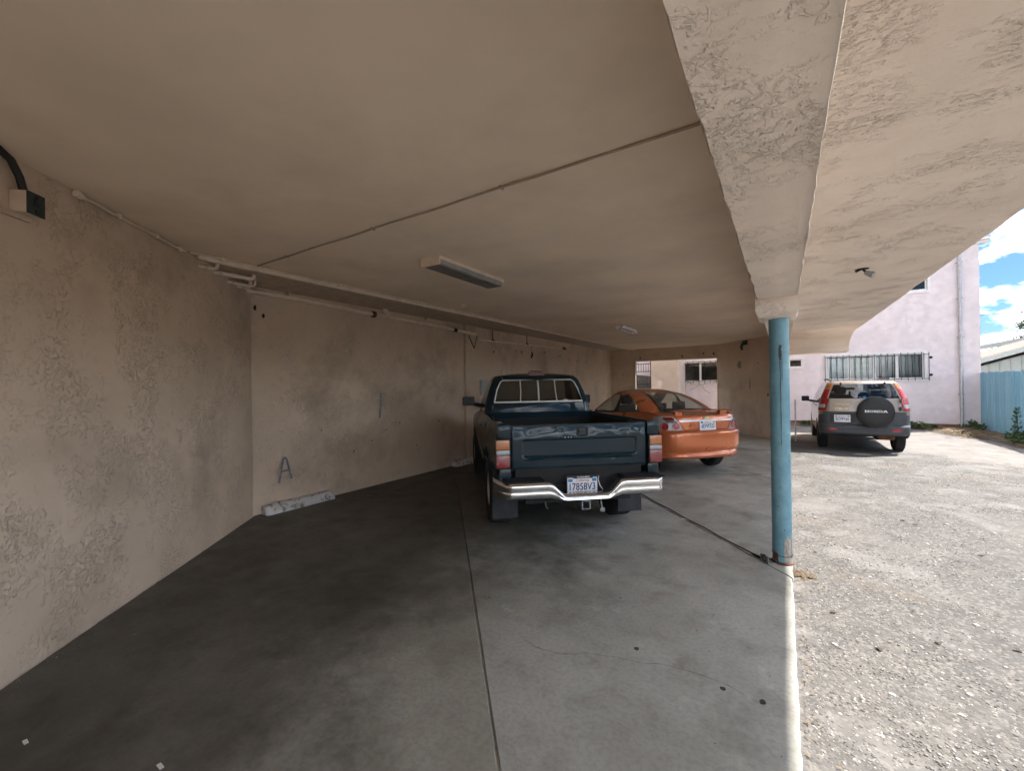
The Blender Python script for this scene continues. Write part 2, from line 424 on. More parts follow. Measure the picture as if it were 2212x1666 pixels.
ribbon([(-1.46, 2.30), (-1.30, 2.25), (-1.14, 2.26), (-1.0, 2.36), (-.85, 2.41), (-.72, 2.43), (-.58, 2.49), (-.44, 2.50), (-.30, 2.50), (-.18, 2.45), (-.07, 2.42)], .0022, .0015, 'crack', 'crack_dark', fl)
plain('oil_mark', (.025, .024, .026), .5)
plain('damp_mark', (.085, .083, .085), .35)
def blob(c, r, z, name, mat, parent, seed=0, asp=1, ang=0, n=26, am=.45):
    vs = []
    for i in range(n):
        a = 2*pi*i/n; q = Vector((cos(a), sin(a))); k = 1+am*noise.noise(Vector((q.x*1.3, q.y*1.3, seed)))+am*.5*noise.noise(Vector((q.x*4, q.y*4, seed)))
        p_ = Vector((q.x*r*k*asp, q.y*r*k)); p_.rotate(Matrix.Rotation(ang, 2)); vs.append((c[0]+p_.x, c[1]+p_.y, z))
    return me_obj(name, vs, [tuple(range(n))], mat, parent)
for i, (x, y, r) in enumerate([(-.77, 2.55, .022), (-.29, 2.45, .022), (-.11, 2.45, .024), (-1.05, 3.1, .012), (-1.9, 2.6, .012)]):
    blob((x, y), r*.72, .0016, 'oil_spot', 'oil_mark', fl, i*3.1)
plain('paper', (.75, .73, .70), .8)
for i, (x, y, r, a) in enumerate([(-2.95, .42, .019, .4), (-2.26, .70, .020, 1.0), (-1.0, 5.3, .04, .3)]):
    t_ = B().bbox((x-r, y-r*.4, .001), (x+r, y+r*.4, .004), .001).build('paper_scrap', 'paper')
    t_.rotation_euler = (0, 0, 0)
    tag(t_, ['small white paper scrap on the dark floor nearest the left wall', 'thin pale scrap at the bottom edge of the dark floor', 'flat pale scrap on the floor between the pickup and the blue column'][i], 'litter')

# ------------------------------------------------------------------ the apartment building over the carport
bld = empty('apartment_building', (0, 0, 0), 0, 'beige stucco apartment building standing over the open carport', 'building')
def gridbox_z(x0, x1, y0, y1, z, nx, ny, amp, seed, th=.25):
    rows = [[(x0+(x1-x0)*i/nx, y0+(y1-y0)*j/ny, z+amp*noise.noise(Vector((i*(x1-x0)/nx*1.2, j*(y1-y0)/ny*1.2, seed)))) for i in range(nx+1)] for j in range(ny+1)]
    b = B().grid(rows); b.box((x0, y0, z+.03), (x1, y1, z+th)); return b
gridbox_z(-6.0, -.04, -5, YB+.3, HC, 40, 120, .008, 1).build('ceiling', 'ceiling_paint', bld, smooth=40)
# soffit of the overhang, coved down at its far end
rows = []
prof = [(y, HC) for y in [-5+19.2*i/110 for i in range(111)]]+[(14.5, 2.94), (14.85, 2.90), (15.15, 2.83), (15.4, 2.74), (15.56, 2.64), (15.60, 2.50), (15.64, 2.485), (16.0, 2.48), (16.42, 2.48)]
for y, z in prof:
    rows.append([(-.04+(XO-.01*(y > 14)+.04)*i/24+(.012*noise.noise(Vector((y*3, 1, 4))) if i == 24 else 0), y, z+.010*noise.noise(Vector((i*.09*1.5, y*1.5, 6)))+.004*noise.noise(Vector((i*.4, y*6, 6)))) for i in range(25)])
b = B().grid(rows)
b.box((XO-.16, -5, HC+.02), (XO-.004, 16.4, 3.3)); b.box((-.03, -5, HC+.05), (XO-.17, 16.4, 3.2))
b.build('overhang_soffit', 'soffit_stucco', bld, smooth=40)
# beam with rough arrises
rows = []
for j in range(301):
    y = -5+21.2*j/300; r_ = []
    sec = [(XB0, HC+.02), (XB0, HC-.2), (XB0, HB+.03), (XB0+.012, HB+.006)]+[(XB0+.012+(XB1-XB0-.024)*k/10, HB) for k in range(11)]+[(XB1-.003, HB+.002), (XB1, HB+.009), (XB1, HC-.2), (XB1, HC+.02)]
    for k, (x, z) in enumerate(sec):
        v = Vector((x*3, y*3, z*3)); e = 1 if k in (2, 3, 4, 14, 15, 16) else .5
        dz = .006*e*noise.noise(v*2.5)+.005*e*noise.noise(v*9); dx = .006*e*noise.noise(v*2.2+Vector((9, 0, 0)))+.005*e*noise.noise(v*11)
        if 4 <= k <= 14:      # long ridge where two coats of plaster meet
            xr = XB0+.20+.02*noise.noise(Vector((y*2.1, 0, 5)))+.01*noise.noise(Vector((y*8, 0, 5)))
            if x > xr: dz += .006
        r_.append((x+dx, y, z+dz))
    rows.append(r_)
B().grid(rows).build('beam', 'beam_stucco', bld, smooth=45)
# capital block over the column
b = B(); rows = []
for k, (dx, dy, z) in enumerate([(0, .0, HB+.03), (0.004, .0, HB-.03), (.004, .0, HB-.10), (-.012, .03, HB-.145), (-.05, .07, HB-.155)]):
    x0, x1, y0, y1 = XB0-dx, XB1+dx, CB[1]-.22+dy, CB[1]+.26-dy; ring = []
    for a_, c_ in (((x0, y0), (x1, y0)), ((x1, y0), (x1, y1)), ((x1, y1), (x0, y1)), ((x0, y1), (x0, y0))):
        for t in range(6):
            q = Vector((a_[0]+(c_[0]-a_[0])*t/6, a_[1]+(c_[1]-a_[1])*t/6, z)); q += Vector((noise.noise(q*9), noise.noise(q*9+Vector((5, 0, 0))), noise.noise(q*8+Vector((0, 4, 0)))))*.008; ring.append(q)
    rows.append(ring)
b.grid(rows, close=True); b.add(rows[-1], [tuple(range(24))]); b.build('beam_capital', 'beam_stucco', bld, smooth=45)
# walls
def wall_face(p0, p1, z0, z1, nrm, name, mat, th=.25, amp=.010, seed=0, nu=60, nv=30):
    p0, p1 = Vector(p0), Vector(p1); nv_ = Vector((nrm[0], nrm[1], 0)); rows = []
    for j in range(nv+1):
        r_ = []
        for i in range(nu+1):
            q = p0+(p1-p0)*(i/nu); v = Vector((q.x, q.y, z0+(z1-z0)*j/nv)); r_.append(v+nv_*(amp*noise.noise(v*1.3+Vector((seed, 0, 0)))+amp*.35*noise.noise(v*5)))
        rows.append(r_)
    b = B().grid(rows); k = [Vector((p0.x, p0.y, z0))-nv_*.03, Vector((p1.x, p1.y, z0))-nv_*.03, Vector((p1.x, p1.y, z0))-nv_*th, Vector((p0.x, p0.y, z0))-nv_*th]
    h = Vector((0, 0, z1-z0)); b.add(k+[v+h for v in k], [(0,1,2,3),(4,7,6,5),(0,4,5,1),(1,5,6,2),(2,6,7,3),(3,7,4,0)])
    o = b.build(name, mat, bld, smooth=40); return o
def on_c1(x): return (x, (C1-x*NN.x)/NN.y)
lw = wall_face(on_c1(-.15), on_c1(XA+.02), -.02, HC+.03, (NN.x, NN.y), 'angled_wall', 'wall_stucco', .12, .010, 3, 90, 40)
b = B().prism([(XA-.25, on_c1(XA)[1]-.3), (-.30, on_c1(-.30)[1]-.25), (-.30, -5.2), (XA-.25, -5.2)], (-.02, HC+.02), 'z'); b.build('inner_block', 'wall_stucco', bld)
aw = wall_face((XA, 2.5), (XA, YB+.2), -.02, HC+.03, (1, 0), 'back_wall', 'wall_stucco', .25, .010, 8, 140, 30)
B().bbox((XA-.02, 7.02, 0), (XA+.055, 7.46, HC-.01), .012).build('pilaster', 'wall_stucco', bld)
b = B(); OX0, OX1, OZ = -4.83, -1.93, 2.48
b.box((XA-.2, YB, -.05), (OX0, YB+.24, HC+.02)); b.box((OX0, YB, OZ), (OX1, YB+.24, HC+.02)); b.box((OX1, YB+.001, -.05), (-1.80, YB+.24, HC+.02))
ew = b.build('end_wall', 'wall_stucco', bld, bev=.012)
rw = B().prism([(-1.91, YB+.02), (.12, 13.7), (.12, YB+.24), (-1.91, YB+.24)], (-.12, HC+.02), 'z').build('storage_wall', 'wall_stucco', bld, bev=.015)
plain('door_jamb', (.50, .42, .33), .7)
B().bbox((OX0+.001, YB-.03, -.03), (OX0+.10, YB+.05, OZ-.002), .006).build('door_jamb', 'door_jamb', bld)
# storeys above (only their underside is in view)
stucco('upper_stucco', (.64, .53, .45), (.5, .4, .33), relief=.012, sc=1.5, amount=.6, dirty=.3)
B().box((-9, -5.2, 3.21), (XO-.006, 16.5, 8.2)).build('upper_wall', 'upper_stucco', bld)
B().box((-9.2, -5.4, 8.2), (XO+.2, 16.7, 8.45)).build('roof', 'white_trim', bld)

# darker-coloured strip of ceiling between the trim strip and the back wall
plain('ceiling_strip_dark', (.50, .405, .31), .85, var=.18)
B().prism([(XA-.02, 2.80), (-4.815, on_c1(-4.815)[1]), (-4.815, YB+.02), (XA-.02, YB+.02)], (HC-.016, HC+.01), 'z').build('ceiling_strip', 'ceiling_strip_dark', bld)
# paint marks and chips on the walls
plain('blue_paint', (.17, .175, .22), .7, var=.25)
def wall_stroke(pts, w, mat, parent, name, seed=0):
    """painted stroke on the back wall plane (Y,Z points), a film of paint 1 mm proud"""
    vs = []; fs = []; P = []
    for i in range(len(pts)-1):
        a, c = Vector(pts[i]), Vector(pts[i+1]); m = max(2, int((c-a).length/.01))
        P += [a+(c-a)*(j/m) for j in range(m)]
    P.append(Vector(pts[-1]))
    for i, q in enumerate(P):
        d = (P[min(i+1, len(P)-1)]-P[max(i-1, 0)]).normalized(); nn = Vector((-d.y, d.x)); ww = w*(.8+.5*noise.noise(Vector((q.x*60, q.y*60, seed))))
        for sgn in (1, -1): vs.append((XA+.015, (q+nn*ww*sgn).x, (q+nn*ww*sgn).y))
    fs = [(2*i, 2*i+1, 2*i+3, 2*i+2) for i in range(len(P)-1)]
    me_obj(name, vs, fs, mat, parent)
    return vs, fs
b = B()
for st in ([(3.075, .355), (3.14, .685)], [(3.14, .685), (3.175, .675), (3.245, .385)], [(3.10, .505), (3.215, .51)]):
    vs, fs = wall_stroke(st, .0165, 'blue_paint', None, 'tmp'); bpy.data.objects.remove(bpy.data.objects['tmp']); b.add([(v[0]+.0008*len(b.v)/40, v[1], v[2]) for v in vs], fs)
b.build('painted_letter', 'blue_paint', aw, fix=False)
plain('pale_blue_paint', (.30, .31, .34), .8, var=.2)
wall_stroke([(4.80, 1.53), (4.79, 1.35), (4.76, 1.10)], .028, 'pale_blue_paint', aw, 'paint_smear', 4)
def chip_wall(q, r, seed, parent, plane='A', mat='dark_hole'):
    n = 14; vs = []
    for i in range(n):
        a = 2*pi*i/n; k = r*(1+.6*noise.noise(Vector((cos(a)*1.5, sin(a)*1.5, seed))))
        u, v = cos(a)*k*.7, sin(a)*k
        if plane == 'A': vs.append((XA+.013, q[0]+u, q[1]+v))
        elif plane == 'E': vs.append((q[0]+u, YB-.003, q[1]+v))
        elif plane == 'L':
            P = Vector(q); vs.append((P.x+NN.x*.014-NN.y*u, P.y+NN.y*.014+NN.x*u, P.z+v))
        elif plane == 'R':
            d = Vector((2.03, -2.42)).normalized(); nn = Vector((-d.y, d.x))*-1; P = Vector(q); vs.append((P.x+d.x*u+nn.x*-.003*-1, P.y+d.y*u+nn.y*.003, P.z+v))
    me_obj('chipped_plaster', vs, [tuple(range(n))], mat, parent)
for i, (y, z, r) in enumerate([(2.80, 2.66, .03), (2.90, 2.57, .028), (8.1, 2.42, .035), (9.1, 2.5, .03), (9.35, 2.49, .04), (10.6, 2.55, .03), (11.6, 2.5, .04), (12.2, 2.42, .03), (12.8, 2.38, .03), (13.6, 2.4, .04), (4.6, .75, .02), (4.25, .62, .025), (5.2, 1.0, .02), (4.9, .9, .016), (6.2, .95, .03), (3.7, 1.0, .018), (5.6, .55, .02)]):
    chip_wall((y, z), r*(1 if i < 10 else .8), i*1.7, aw, 'A', 'dark_hole' if i < 10 else 'plaster_brown')
for i, (x, z, r) in enumerate([(-4.55, 2.60, .05), (-3.05, 2.60, .05), (-3.6, 2.58, .02), (-2.35, 2.66, .05), (-2.02, 2.63, .06), (-5.2, 2.0, .03)]):
    chip_wall((x, z), r*.8, i*2.3, ew, 'E', 'rust')
plain('scuff', (.30, .25, .21), .9)
d_ = Vector((2.03, -2.42)).normalized(); nn_ = Vector((d_.y, -d_.x))
for i, (x, y, z, r, asp, m_) in enumerate([(-1.16, 15.245, 2.17, .10, 1.0, 'scuff'), (-1.13, 15.21, 2.12, .035, 1.0, 'rust'), (-.37, 14.285, 1.25, .035, 1.2, 'rust'), (-.86, 14.87, 1.55, .03, 6.0, 'scuff'), (-.62, 14.58, 2.2, .02, 1.5, 'plaster_brown')]):
    vs = []
    for k in range(20):
        a = 2*pi*k/20; q = r*(1+.6*noise.noise(Vector((cos(a)*1.4, sin(a)*1.4, i*3)))); p_ = Vector((x, y))+d_*(cos(a)*q)+nn_*.012; vs.append((p_.x, p_.y, z+sin(a)*q*asp))
    me_obj('chipped_plaster', vs, [tuple(range(20))], m_, rw)
# ------------------------------------------------------------------ column
def blue_paint_old():
    n = NB('column_blue')
    f = n.noise(5, 7, .65, .3)
    c = n.ramp(f, [(.3, (.11, .25, .325)), (.55, (.165, .335, .41)), (.75, (.24, .41, .475))])
    c = n.mix(n.ramp(n.noise(16, 8, .75), [(.62, 0), (.70, .7)]), c, (.09, .16, .20))
    c = n.mix(n.ramp(n.noise(2.3, 6, .7), [(.58, 0), (.75, .45)]), c, (.10, .13, .14))
    nor = n.bump(n.noise(30, 6, .6), .5, .006); nor = n.bump(n.noise(9, 4), .4, .01, nor)
    n.set(col=c, ro=.5, nor=nor)
blue_paint_old()
def bare():
    n = NB('bare_primer')
    f = n.noise(30, 8, .75, .4, scale3=(1, 1, .35))
    c = n.ramp(f, [(.3, (.10, .075, .055)), (.48, (.33, .29, .25)), (.7, (.55, .53, .50))])
    n.set(col=c, ro=.8, nor=n.bump(f, .6, .006))
bare(); plain('old_paint', (.10, .20, .25), .6, var=.3)
CR = .076
colm = empty('support_column', (CB[0], CB[1], 0), 0, 'round steel column with peeling blue paint holding up the beam', 'column')
rows = []
for i in range(70):
    z = 2.19*i/69; ring = []
    for j in range(40):
        a = 2*pi*j/40; v = Vector((cos(a)*CR, sin(a)*CR, z)); ring.append(v*1+Vector((cos(a), sin(a), 0))*(.0016*noise.noise(v*14)+.0012*noise.noise(v*40)))
    rows.append(ring)
B().grid(rows, close=True).build('shaft', 'column_blue', colm, smooth=60)
def on_col(a, z, off): return Vector((cos(a)*(CR+off), sin(a)*(CR+off), z))
def col_patch(a0, a1, z0, z1, off, name, mat, seed, nj=14, ni=14, am=.25):
    rows = []
    for i in range(ni+1):
        t = i/ni; r_ = []
        z = z0+(z1-z0)*t
        e0 = a0+am*noise.noise(Vector((t*5, seed, 0))); e1 = a1+am*noise.noise(Vector((t*5, seed, 8)))
        for j in range(nj+1):
            s = j/nj; zz = z+(.03*noise.noise(Vector((s*4, seed, 3))) if i in (0, ni) else 0)
            r_.append(on_col(e0+(e1-e0)*s, zz, off))
        rows.append(r_)
    return B().grid(rows).build(name, mat, colm, smooth=60)
# angle towards the camera is about -90 deg; the bare patch sits right of centre
col_patch(radians(-78), radians(-18), .02, .235, .0022, 'bare_patch', 'bare_primer', 3, am=.12)
plain('black_drip', (.03, .035, .04), .5)
col_patch(radians(-92), radians(-76), 1.80, 1.93, .0024, 'drip_mark', 'black_drip', 5, am=.12)
col_patch(radians(-86), radians(-82.5), 1.05, 1.84, .0026, 'drip_mark', 'black_drip', 6, am=.05, ni=40)
col_patch(radians(-76), radians(-73), 1.62, 1.82, .0026, 'drip_mark', 'black_drip', 7, am=.03, ni=10)
B().lathe([(CR+.012, 0.0), (CR+.012, .012), (CR+.004, .018), (CR-.002, .02)], 32, 'z').build('rusty_foot', 'rust', colm, smooth=40)
B().tube([on_col(radians(t), .085+.012*sin(radians(t*1.3)), .004) for t in range(-190, 20, 10)], .0028, 6).build('wrapped_wire', 'black_metal', colm)
rc = random.Random(9)
for k in range(34):
    a = radians(rc.uniform(-185, 5)); z = rc.choice([rc.uniform(.25, 1.0), rc.uniform(.3, 2.0)]); wv = rc.uniform(.03, .13)
    col_patch(a, a+wv, z, z+rc.uniform(.008, .035), .0020, 'paint_chip', rc.choice(['bare_primer', 'old_paint', 'old_paint', 'rust']), k+20, 4, 4, .06)
col_patch(radians(-150), radians(-112), .025, .10, .0021, 'rust_bloom', 'rust', 13, am=.2)
# cable on the floor and its anchor
sd_ = Vector((-NN.y, NN.x)); c0 = Vector((-.19, 4.43)); tgt = c0+sd_*3.1
cab = empty('steel_cable', (c0.x, c0.y, 0), 0, 'dark steel cable lying straight across the floor to the blue column', 'cable')
P = [Vector((sd_.x*t, sd_.y*t, .008+.004*sin(t*9))) for t in [3.1*i/40 for i in range(41)]]
B().tube(P, .0055, 6).build('cable', 'black_metal', cab, smooth=60)
B().tube([Vector((sd_.x*t, sd_.y*t, .010)) for t in (.0, .04, .09, .13)], [.012, .014, .012, .007], 8).build('splice', 'black_metal', cab, smooth=60)
anc = empty('cable_anchor', (-.13, 4.40, 0), NA, 'small grey metal anchor bracket on the floor beside the blue column', 'bracket')
B().bbox((-.05, -.05, .001), (.05, .05, .008), .002).bbox((-.048, -.048, .008), (-.040, .048, .065), .002).build('angle_plate', 'grey_steel', anc)
B().tube([(-.045+.0*t, .02*cos(t), .04+.028*sin(t)) for t in [pi*2*i/16 for i in range(17)]], .005, 6).build('shackle', 'black_metal', anc, smooth=60)
for s_ in (-.03, .03): B().tube([(.03, s_, .008), (.03, s_, .022)], .009, 6).build('bolt_head', 'black_metal', anc)

# ------------------------------------------------------------------ parking blocks
def stop_mat():
    n = NB('white_block')
    f = n.noise(9, 8, .72, .4)
    c = n.ramp(f, [(.36, (.60, .58, .57)), (.55, (.64, .62, .60)), (.62, (.22, .20, .18))])
    n.set(col=c, ro=.85, nor=n.bump(n.noise(18, 7, .7), .8, .012))
stop_mat()
def stop(y0, y1, label, seed, h=.115):
    e = empty('wheel_stop', (XA+.02, (y0+y1)/2, 0), 0, label, 'wheel stop', 'concrete wheel stops along the back wall')
    rows = []; n = 40
    for i in range(n+1):
        y = (y0-y1)/2+(y1-y0)*i/n; en = .75 if i in (0, n) else (.95 if i in (1, n-1) else 1)
        sec = [(.0, 0), (.0, h), (.05, h), (.10, h*.93), (.145, h*.45), (.155, .03), (.155, 0)]
        r_ = []
        for k, (x, z) in enumerate(sec):
            v = Vector((x*8, (y+seed)*8, z*8)); q = .010*noise.noise(v*1.2)+.006*noise.noise(v*3.1)
            chipd = max(0, noise.noise(Vector((y*3.2, seed, k*.2)))-.25)*.05 if k in (3, 4) else 0
            r_.append((x*en+q-chipd, y, max(0, z*en+q*.7-chipd) if z > 0 else 0))
        rows.append(r_)
    b = B().grid(rows); b.add(rows[0], [tuple(range(7))]); b.add(rows[-1], [tuple(range(7))])
    b.build('concrete_block', 'white_block', e, smooth=35)
    for k in (-.3, .28):
        B().tube([(.06, (y1-y0)*k, h-.01), (.06, (y1-y0)*k, h+.006)], .012, 8).build('anchor_pin', 'rust', e)
stop(2.84, 3.82, 'chipped white concrete wheel stop against the wall below the letter A', 1)
stop(6.55, 7.5, 'white concrete wheel stop half hidden ahead of the pickup front wheel', 5)

# ------------------------------------------------------------------ pipes and conduits under the ceiling
cx = -4.776; y0 = on_c1(cx)[1]
run = empty('ceiling_conduit', (cx, y0, HC), 0, 'long painted conduit and trim strip along the ceiling parallel to the back wall', 'conduit')
rows = []
B().bbox((-.035, .10, -.060), (.012, YB-y0-.02, .0), .006).build('trim_strip', 'pipe_paint_light', run)
B().tube([(.030, .02+t*(YB-y0-.05)/30, -.018+.002*sin(t*2.1)) for t in range(31)], .013, 8).build('conduit', 'pipe_paint', run, smooth=60)
cl = B().bbox((.010, -.012, -.036), (.050, .012, -.001), .004).build('clamp', 'pipe_paint_light', run)
cl.location = (0, .3, 0)
for k in range(1, 10): inst(cl, run, (0, .3+k*1.35, 0))
w0 = Vector(on_c1(-3.96)); w1 = Vector(on_c1(cx+.03))
run = empty('wall_conduit', (w0.x, w0.y, HC), 0, 'thin painted conduit along the top of the near left wall', 'conduit')
P = [(w0+(w1-w0)*(i/14)+NN*(.026+.003*sin(i*1.7))-w0) for i in range(15)]
B().tube([(p_.x, p_.y, -.032+.004*sin(i)) for i, p_ in enumerate(P)], .013, 8).build('conduit', 'pipe_paint', run, smooth=60)
B().tube([(P[0].x, P[0].y, -.032), (P[0].x+.03, P[0].y-.03, -.025)], [.022, .026], 8).build('end_fitting', 'pipe_paint_light', run, smooth=40)
for k in (4, 9, 13): B().bbox((P[k].x-.014, P[k].y-.014, -.05), (P[k].x+.014, P[k].y+.014, -.006), .004).build('clamp', 'pipe_paint_light', run)
run = empty('cross_conduit', (cx, 2.364, HC), 0, 'thin dark conduit crossing the ceiling from the trim strip to the beam', 'conduit')
plain('conduit_dark', (.40, .32, .25), .6)
B().tube([(.03+t*(XB0-cx-.03)/24, .003*sin(t), -.009+.003*sin(t*1.3)) for t in range(25)], .0085, 8).build('conduit', 'conduit_dark', run, smooth=60)
for t in (.6, 1.9, 3.2): B().bbox((t-.008, -.02, -.020), (t+.008, .02, -.001), .003).build('clamp', 'conduit_dark', run)
# stubs of pipe coming through the angled wall
def stub(x, ln, r, zz, label, up=True):
    y = on_c1(x)[1]; e = empty('pipe_stub', (x, y, HC+zz), 0, label, 'pipe')
    P = [(0, -.06, 0), (0, ln-.05, 0)]
    if up: P += [(0, ln-.02, .006), (0, ln, .03), (0, ln, -zz+.02)]
    B().tube(P, r, 10).build('pipe', 'pipe_paint_light', e, smooth=60)
    B().tube([(0, .04, 0), (0, .07, 0)], r*1.3, 10).build('fitting', 'pipe_paint', e, smooth=40)
stub(-4.93, .16, .018, -.085, 'short painted pipe elbow by the start of the ceiling trim strip')
stub(-5.12, .40, .024, -.070, 'middle painted pipe stub leaving the angled wall under the ceiling')
stub(-5.30, .30, .016, -.110, 'thin painted pipe stub below the middle stub in the wall corner')
stub(-5.47, .14, .022, -.095, 'shortest painted pipe stub nearest the back wall pipe')
# drain pipe on the back wall
px = XA+.062
dp = empty('drain_pipe', (px, 2.76, 2.86), 0, 'thick painted drain pipe along the top of the back wall', 'pipe')
B().tube([(0, -.1, 0), (0, 1.0, -.012), (0, 1.7, -.035), (0, 1.86, -.04)], .030, 14).build('pipe', 'pipe_paint_light', dp, smooth=60)
B().tube([(0, 1.84, -.04), (0, 1.90, -.041)], .048, 14).tube([(0, 1.855, -.04), (0, 1.885, -.041)], .056, 8).build('union', 'rust', dp, smooth=40)
B().tube([(0, 1.90, -.042), (0, 2.3, -.05)], .042, 14).build('pipe', 'pipe_paint', dp, smooth=60)
B().tube([(0, 2.20, -.04), (.02, 2.12, .02), (.03, 2.06, .10)], [.036, .042, .055], 12).build('tee_branch', 'pipe_paint_light', dp, smooth=60)
B().tube([(0, 2.3, -.05), (0, 3.6, -.075), (0, 4.62, -.11)], .031, 14).build('pipe', 'pipe_paint_light', dp, smooth=60)
B().tube([(0, 3.86, -.083), (0, 3.96, -.086)], .040, 14).build('rubber_coupling', 'black_rubber', dp, smooth=40)
for y in (.45, 3.1): B().box((-.06, y-.012, .02), (.034, y+.012, .088)).build('hanger', 'pipe_paint', dp)
B().tube([(.03, 4.33, -.16), (.03, 4.42, -.30), (.035, 4.50, -.42)], .012, 6).tube([(.03, 4.62, -.14), (.03, 4.55, -.30), (.035, 4.51, -.42)], .010, 6).build('strap', 'plaster_brown', dp, smooth=60)
wp = empty('water_pipe', (px, 7.46, 2.64), 0, 'thin painted water pipe on hangers behind the pickup cab', 'pipe')
B().tube([(0, 0, 0), (0, 2.2, .05), (0, 4.4, .10)], .022, 12).build('pipe', 'pipe_paint_light', wp, smooth=60)
for y in (.55, 2.1): B().tube([(0, y, .02+y*.022), (0, y, .30)], .010, 6).tube([(0, y-.02, .02+y*.022), (0, y+.02, .02+y*.022)], .030, 10).build('hanger', 'rust', wp)
B().tube([(0, 4.22, .098), (0, 4.42, .10)], .036, 8).tube([(.0, 4.3, .1), (.0, 4.3, .17)], .012, 6).build('valve', 'rust', wp, smooth=40)
hg = empty('hanging_hook', (XA+.09, 9.76, 2.42), 0, 'small dark object hanging on a wire below the water pipe', 'hook')
B().tube([(0, 0, .08), (0, 0, .26)], .004, 5).build('wire', 'black_metal', hg)
B().tube([(0, 0, .09), (.0, .02, .04), (0, .0, -.02), (0, -.03, -.05), (0, -.02, -.08)], [.012, .022, .026, .018, .008], 8).build('hook', 'dark_hole', hg, smooth=60)
# ceiling cleat
ck = empty('ceiling_cleat', (-4.38, 5.38, HC), .3, 'small pale wooden block on the ceiling near the trim strip', 'block')
B().prism([(-.05, 0), (.05, 0), (.05, -.035), (.02, -.06), (-.03, -.02)], (-.035, .035), 'y').build('block', 'pipe_paint_light', ck, bev=.003)

plain('siding_pale', (.42, .42, .41), .6)
wb = empty('breaker_panel', (XA+.012, 7.68, 1.42), 0, 'small pale grey breaker panel on the back wall beside the pickup cab', 'electrical panel')
B().bbox((0, -.13, 0), (.05, .13, .34), .006).build('box', 'siding_pale', wb); B().bbox((.05, -.115, .015), (.056, .115, .325), .003).build('door', 'siding_pale', wb); B().bbox((.056, .07, .15), (.066, .09, .19), .002).build('latch', 'black_metal', wb)
# ------------------------------------------------------------------ fluorescent lights
plain('lens_dirty', (.34, .35, .35), .35, var=.2)
plain('lens_under', (.16, .145, .14), .5, var=.25)
plain('tube_glass', (.62, .64, .65), .2)
lf = empty('fluorescent_light', (-3.06, 3.83, HC), .02, 'long boxy fluorescent ceiling light with grey lens nearest the camera', 'light fixture')
B().bbox((-.13, -.60, -.020), (.13, .60, -.001), .004).build('housing', 'pipe_paint_light', lf)
B().prism([(-.118, -.020), (.118, -.020), (.116, -.075), (.10, -.085), (-.10, -.085), (-.116, -.075)], (-.585, .585), 'y').build('lens', 'lens_dirty', lf, bev=.003)
B().bbox((-.098, -.58, -.0885), (.098, .58, -.0855), .001).build('lens_panel', 'lens_under', lf)
ec = B().prism([(-.128, -.001), (.128, -.001), (.128, -.086), (.118, -.092), (-.118, -.092), (-.128, -.086)], (-.010, .010), 'y').build('end_cap', 'pipe_paint_light', lf, bev=.002); ec.location = (0, -.60, 0)
inst(ec, lf, (0, .60, 0))
B().bbox((.120, -.60, -.036), (.131, .60, -.019), .002).build('side_rail', 'pipe_paint_light', lf)
B().tube([(.09, .22, -.087), (.10, .30, -.095), (.06, .36, -.09)], .004, 5).build('broken_clip', 'dark_hole', lf)
lf = empty('fluorescent_light', (-3.09, 9.88, HC), .02, 'bare-tube fluorescent ceiling light farther back above the orange sedan', 'light fixture')
B().prism([(-.06, -.001), (.06, -.001), (.045, -.055), (-.045, -.055)], (-.61, .61), 'y').build('housing', 'white_trim', lf, bev=.003)
B().bbox((-.11, -.63, -.05), (.11, -.61, -.001), .003).build('end_cap', 'pipe_paint_light', lf)
for sx in (-.055, .055):
    B().tube([(sx, -.57, -.075), (sx, .57, -.075)], .018, 12).build('tube', 'tube_glass', lf, smooth=60)
    for yy in (-.585, .585): B().bbox((sx-.018, yy-.014, -.10), (sx+.018, yy+.014, -.03), .004).build('lamp_socket', 'white_trim', lf)
sp = empty('soffit_spotlight', (.82, 6.54, HC), .5, 'small swivel lamp holder on the overhang soffit', 'spotlight')
B().lathe([(.0, -.012), (.055, -.012), (.06, -.001)], 20, 'z').build('base_plate', 'black_metal', sp, smooth=40)
B().tube([(0, 0, -.01), (.01, -.02, -.045), (.02, -.03, -.06)], .012, 8).build('swivel', 'black_metal', sp, smooth=60)
B().tube([(.01, -.02, -.055), (.03, -.05, -.075), (.055, -.085, -.10)], [.024, .034, .038], 14).build('lamp_holder', 'lens_dirty', sp, smooth=60)
B().tube([(-.03, 0, -.012), (-.075, .01, -.03), (-.08, .01, -.035)], [.012, .016, .004], 8).build('sensor', 'black_metal', sp)
# junction box on the near left wall
jb = empty('junction_box', (-3.70, .525, 2.635), NA, 'old metal junction box with black cable on the near left wall', 'electrical box')
B().bbox((0, -.055, 0), (.085, .055, .125), .004).build('box', 'pipe_paint', jb)
B().bbox((.085, -.056, -.002), (.089, .056, .127), .001).build('cover_plate', 'dark_green', jb)
for s_ in (-1, 1): B().tube([(.088, 0, .0625+.04*s_), (.092, 0, .0625+.04*s_)], .006, 8).build('screw', 'black_metal', jb)
B().tube([(.088, .0, .06), (.0915, .0, .06)], .016, 10).build('knockout', 'dark_hole', jb)
B().tube([(.045, -.02, .12), (.045, -.045, .20), (.05, -.10, .27), (.05, -.18, .30), (.05, -.30, .302)], .020, 10).build('cable', 'black_rubber', jb, smooth=60)
B().bbox((.0, -.12, -.03), (.03, .05, .0), .01).build('mortar', 'wall_stucco', jb)
plain('navy', (.02, .05, .075), .45)
bb = empty('lamp_bracket', (-.99, 14.98, 2.62), 0, 'dark blue lamp bracket high on the storage wall', 'bracket')
nr = Vector((-2.42, -2.03)).normalized()
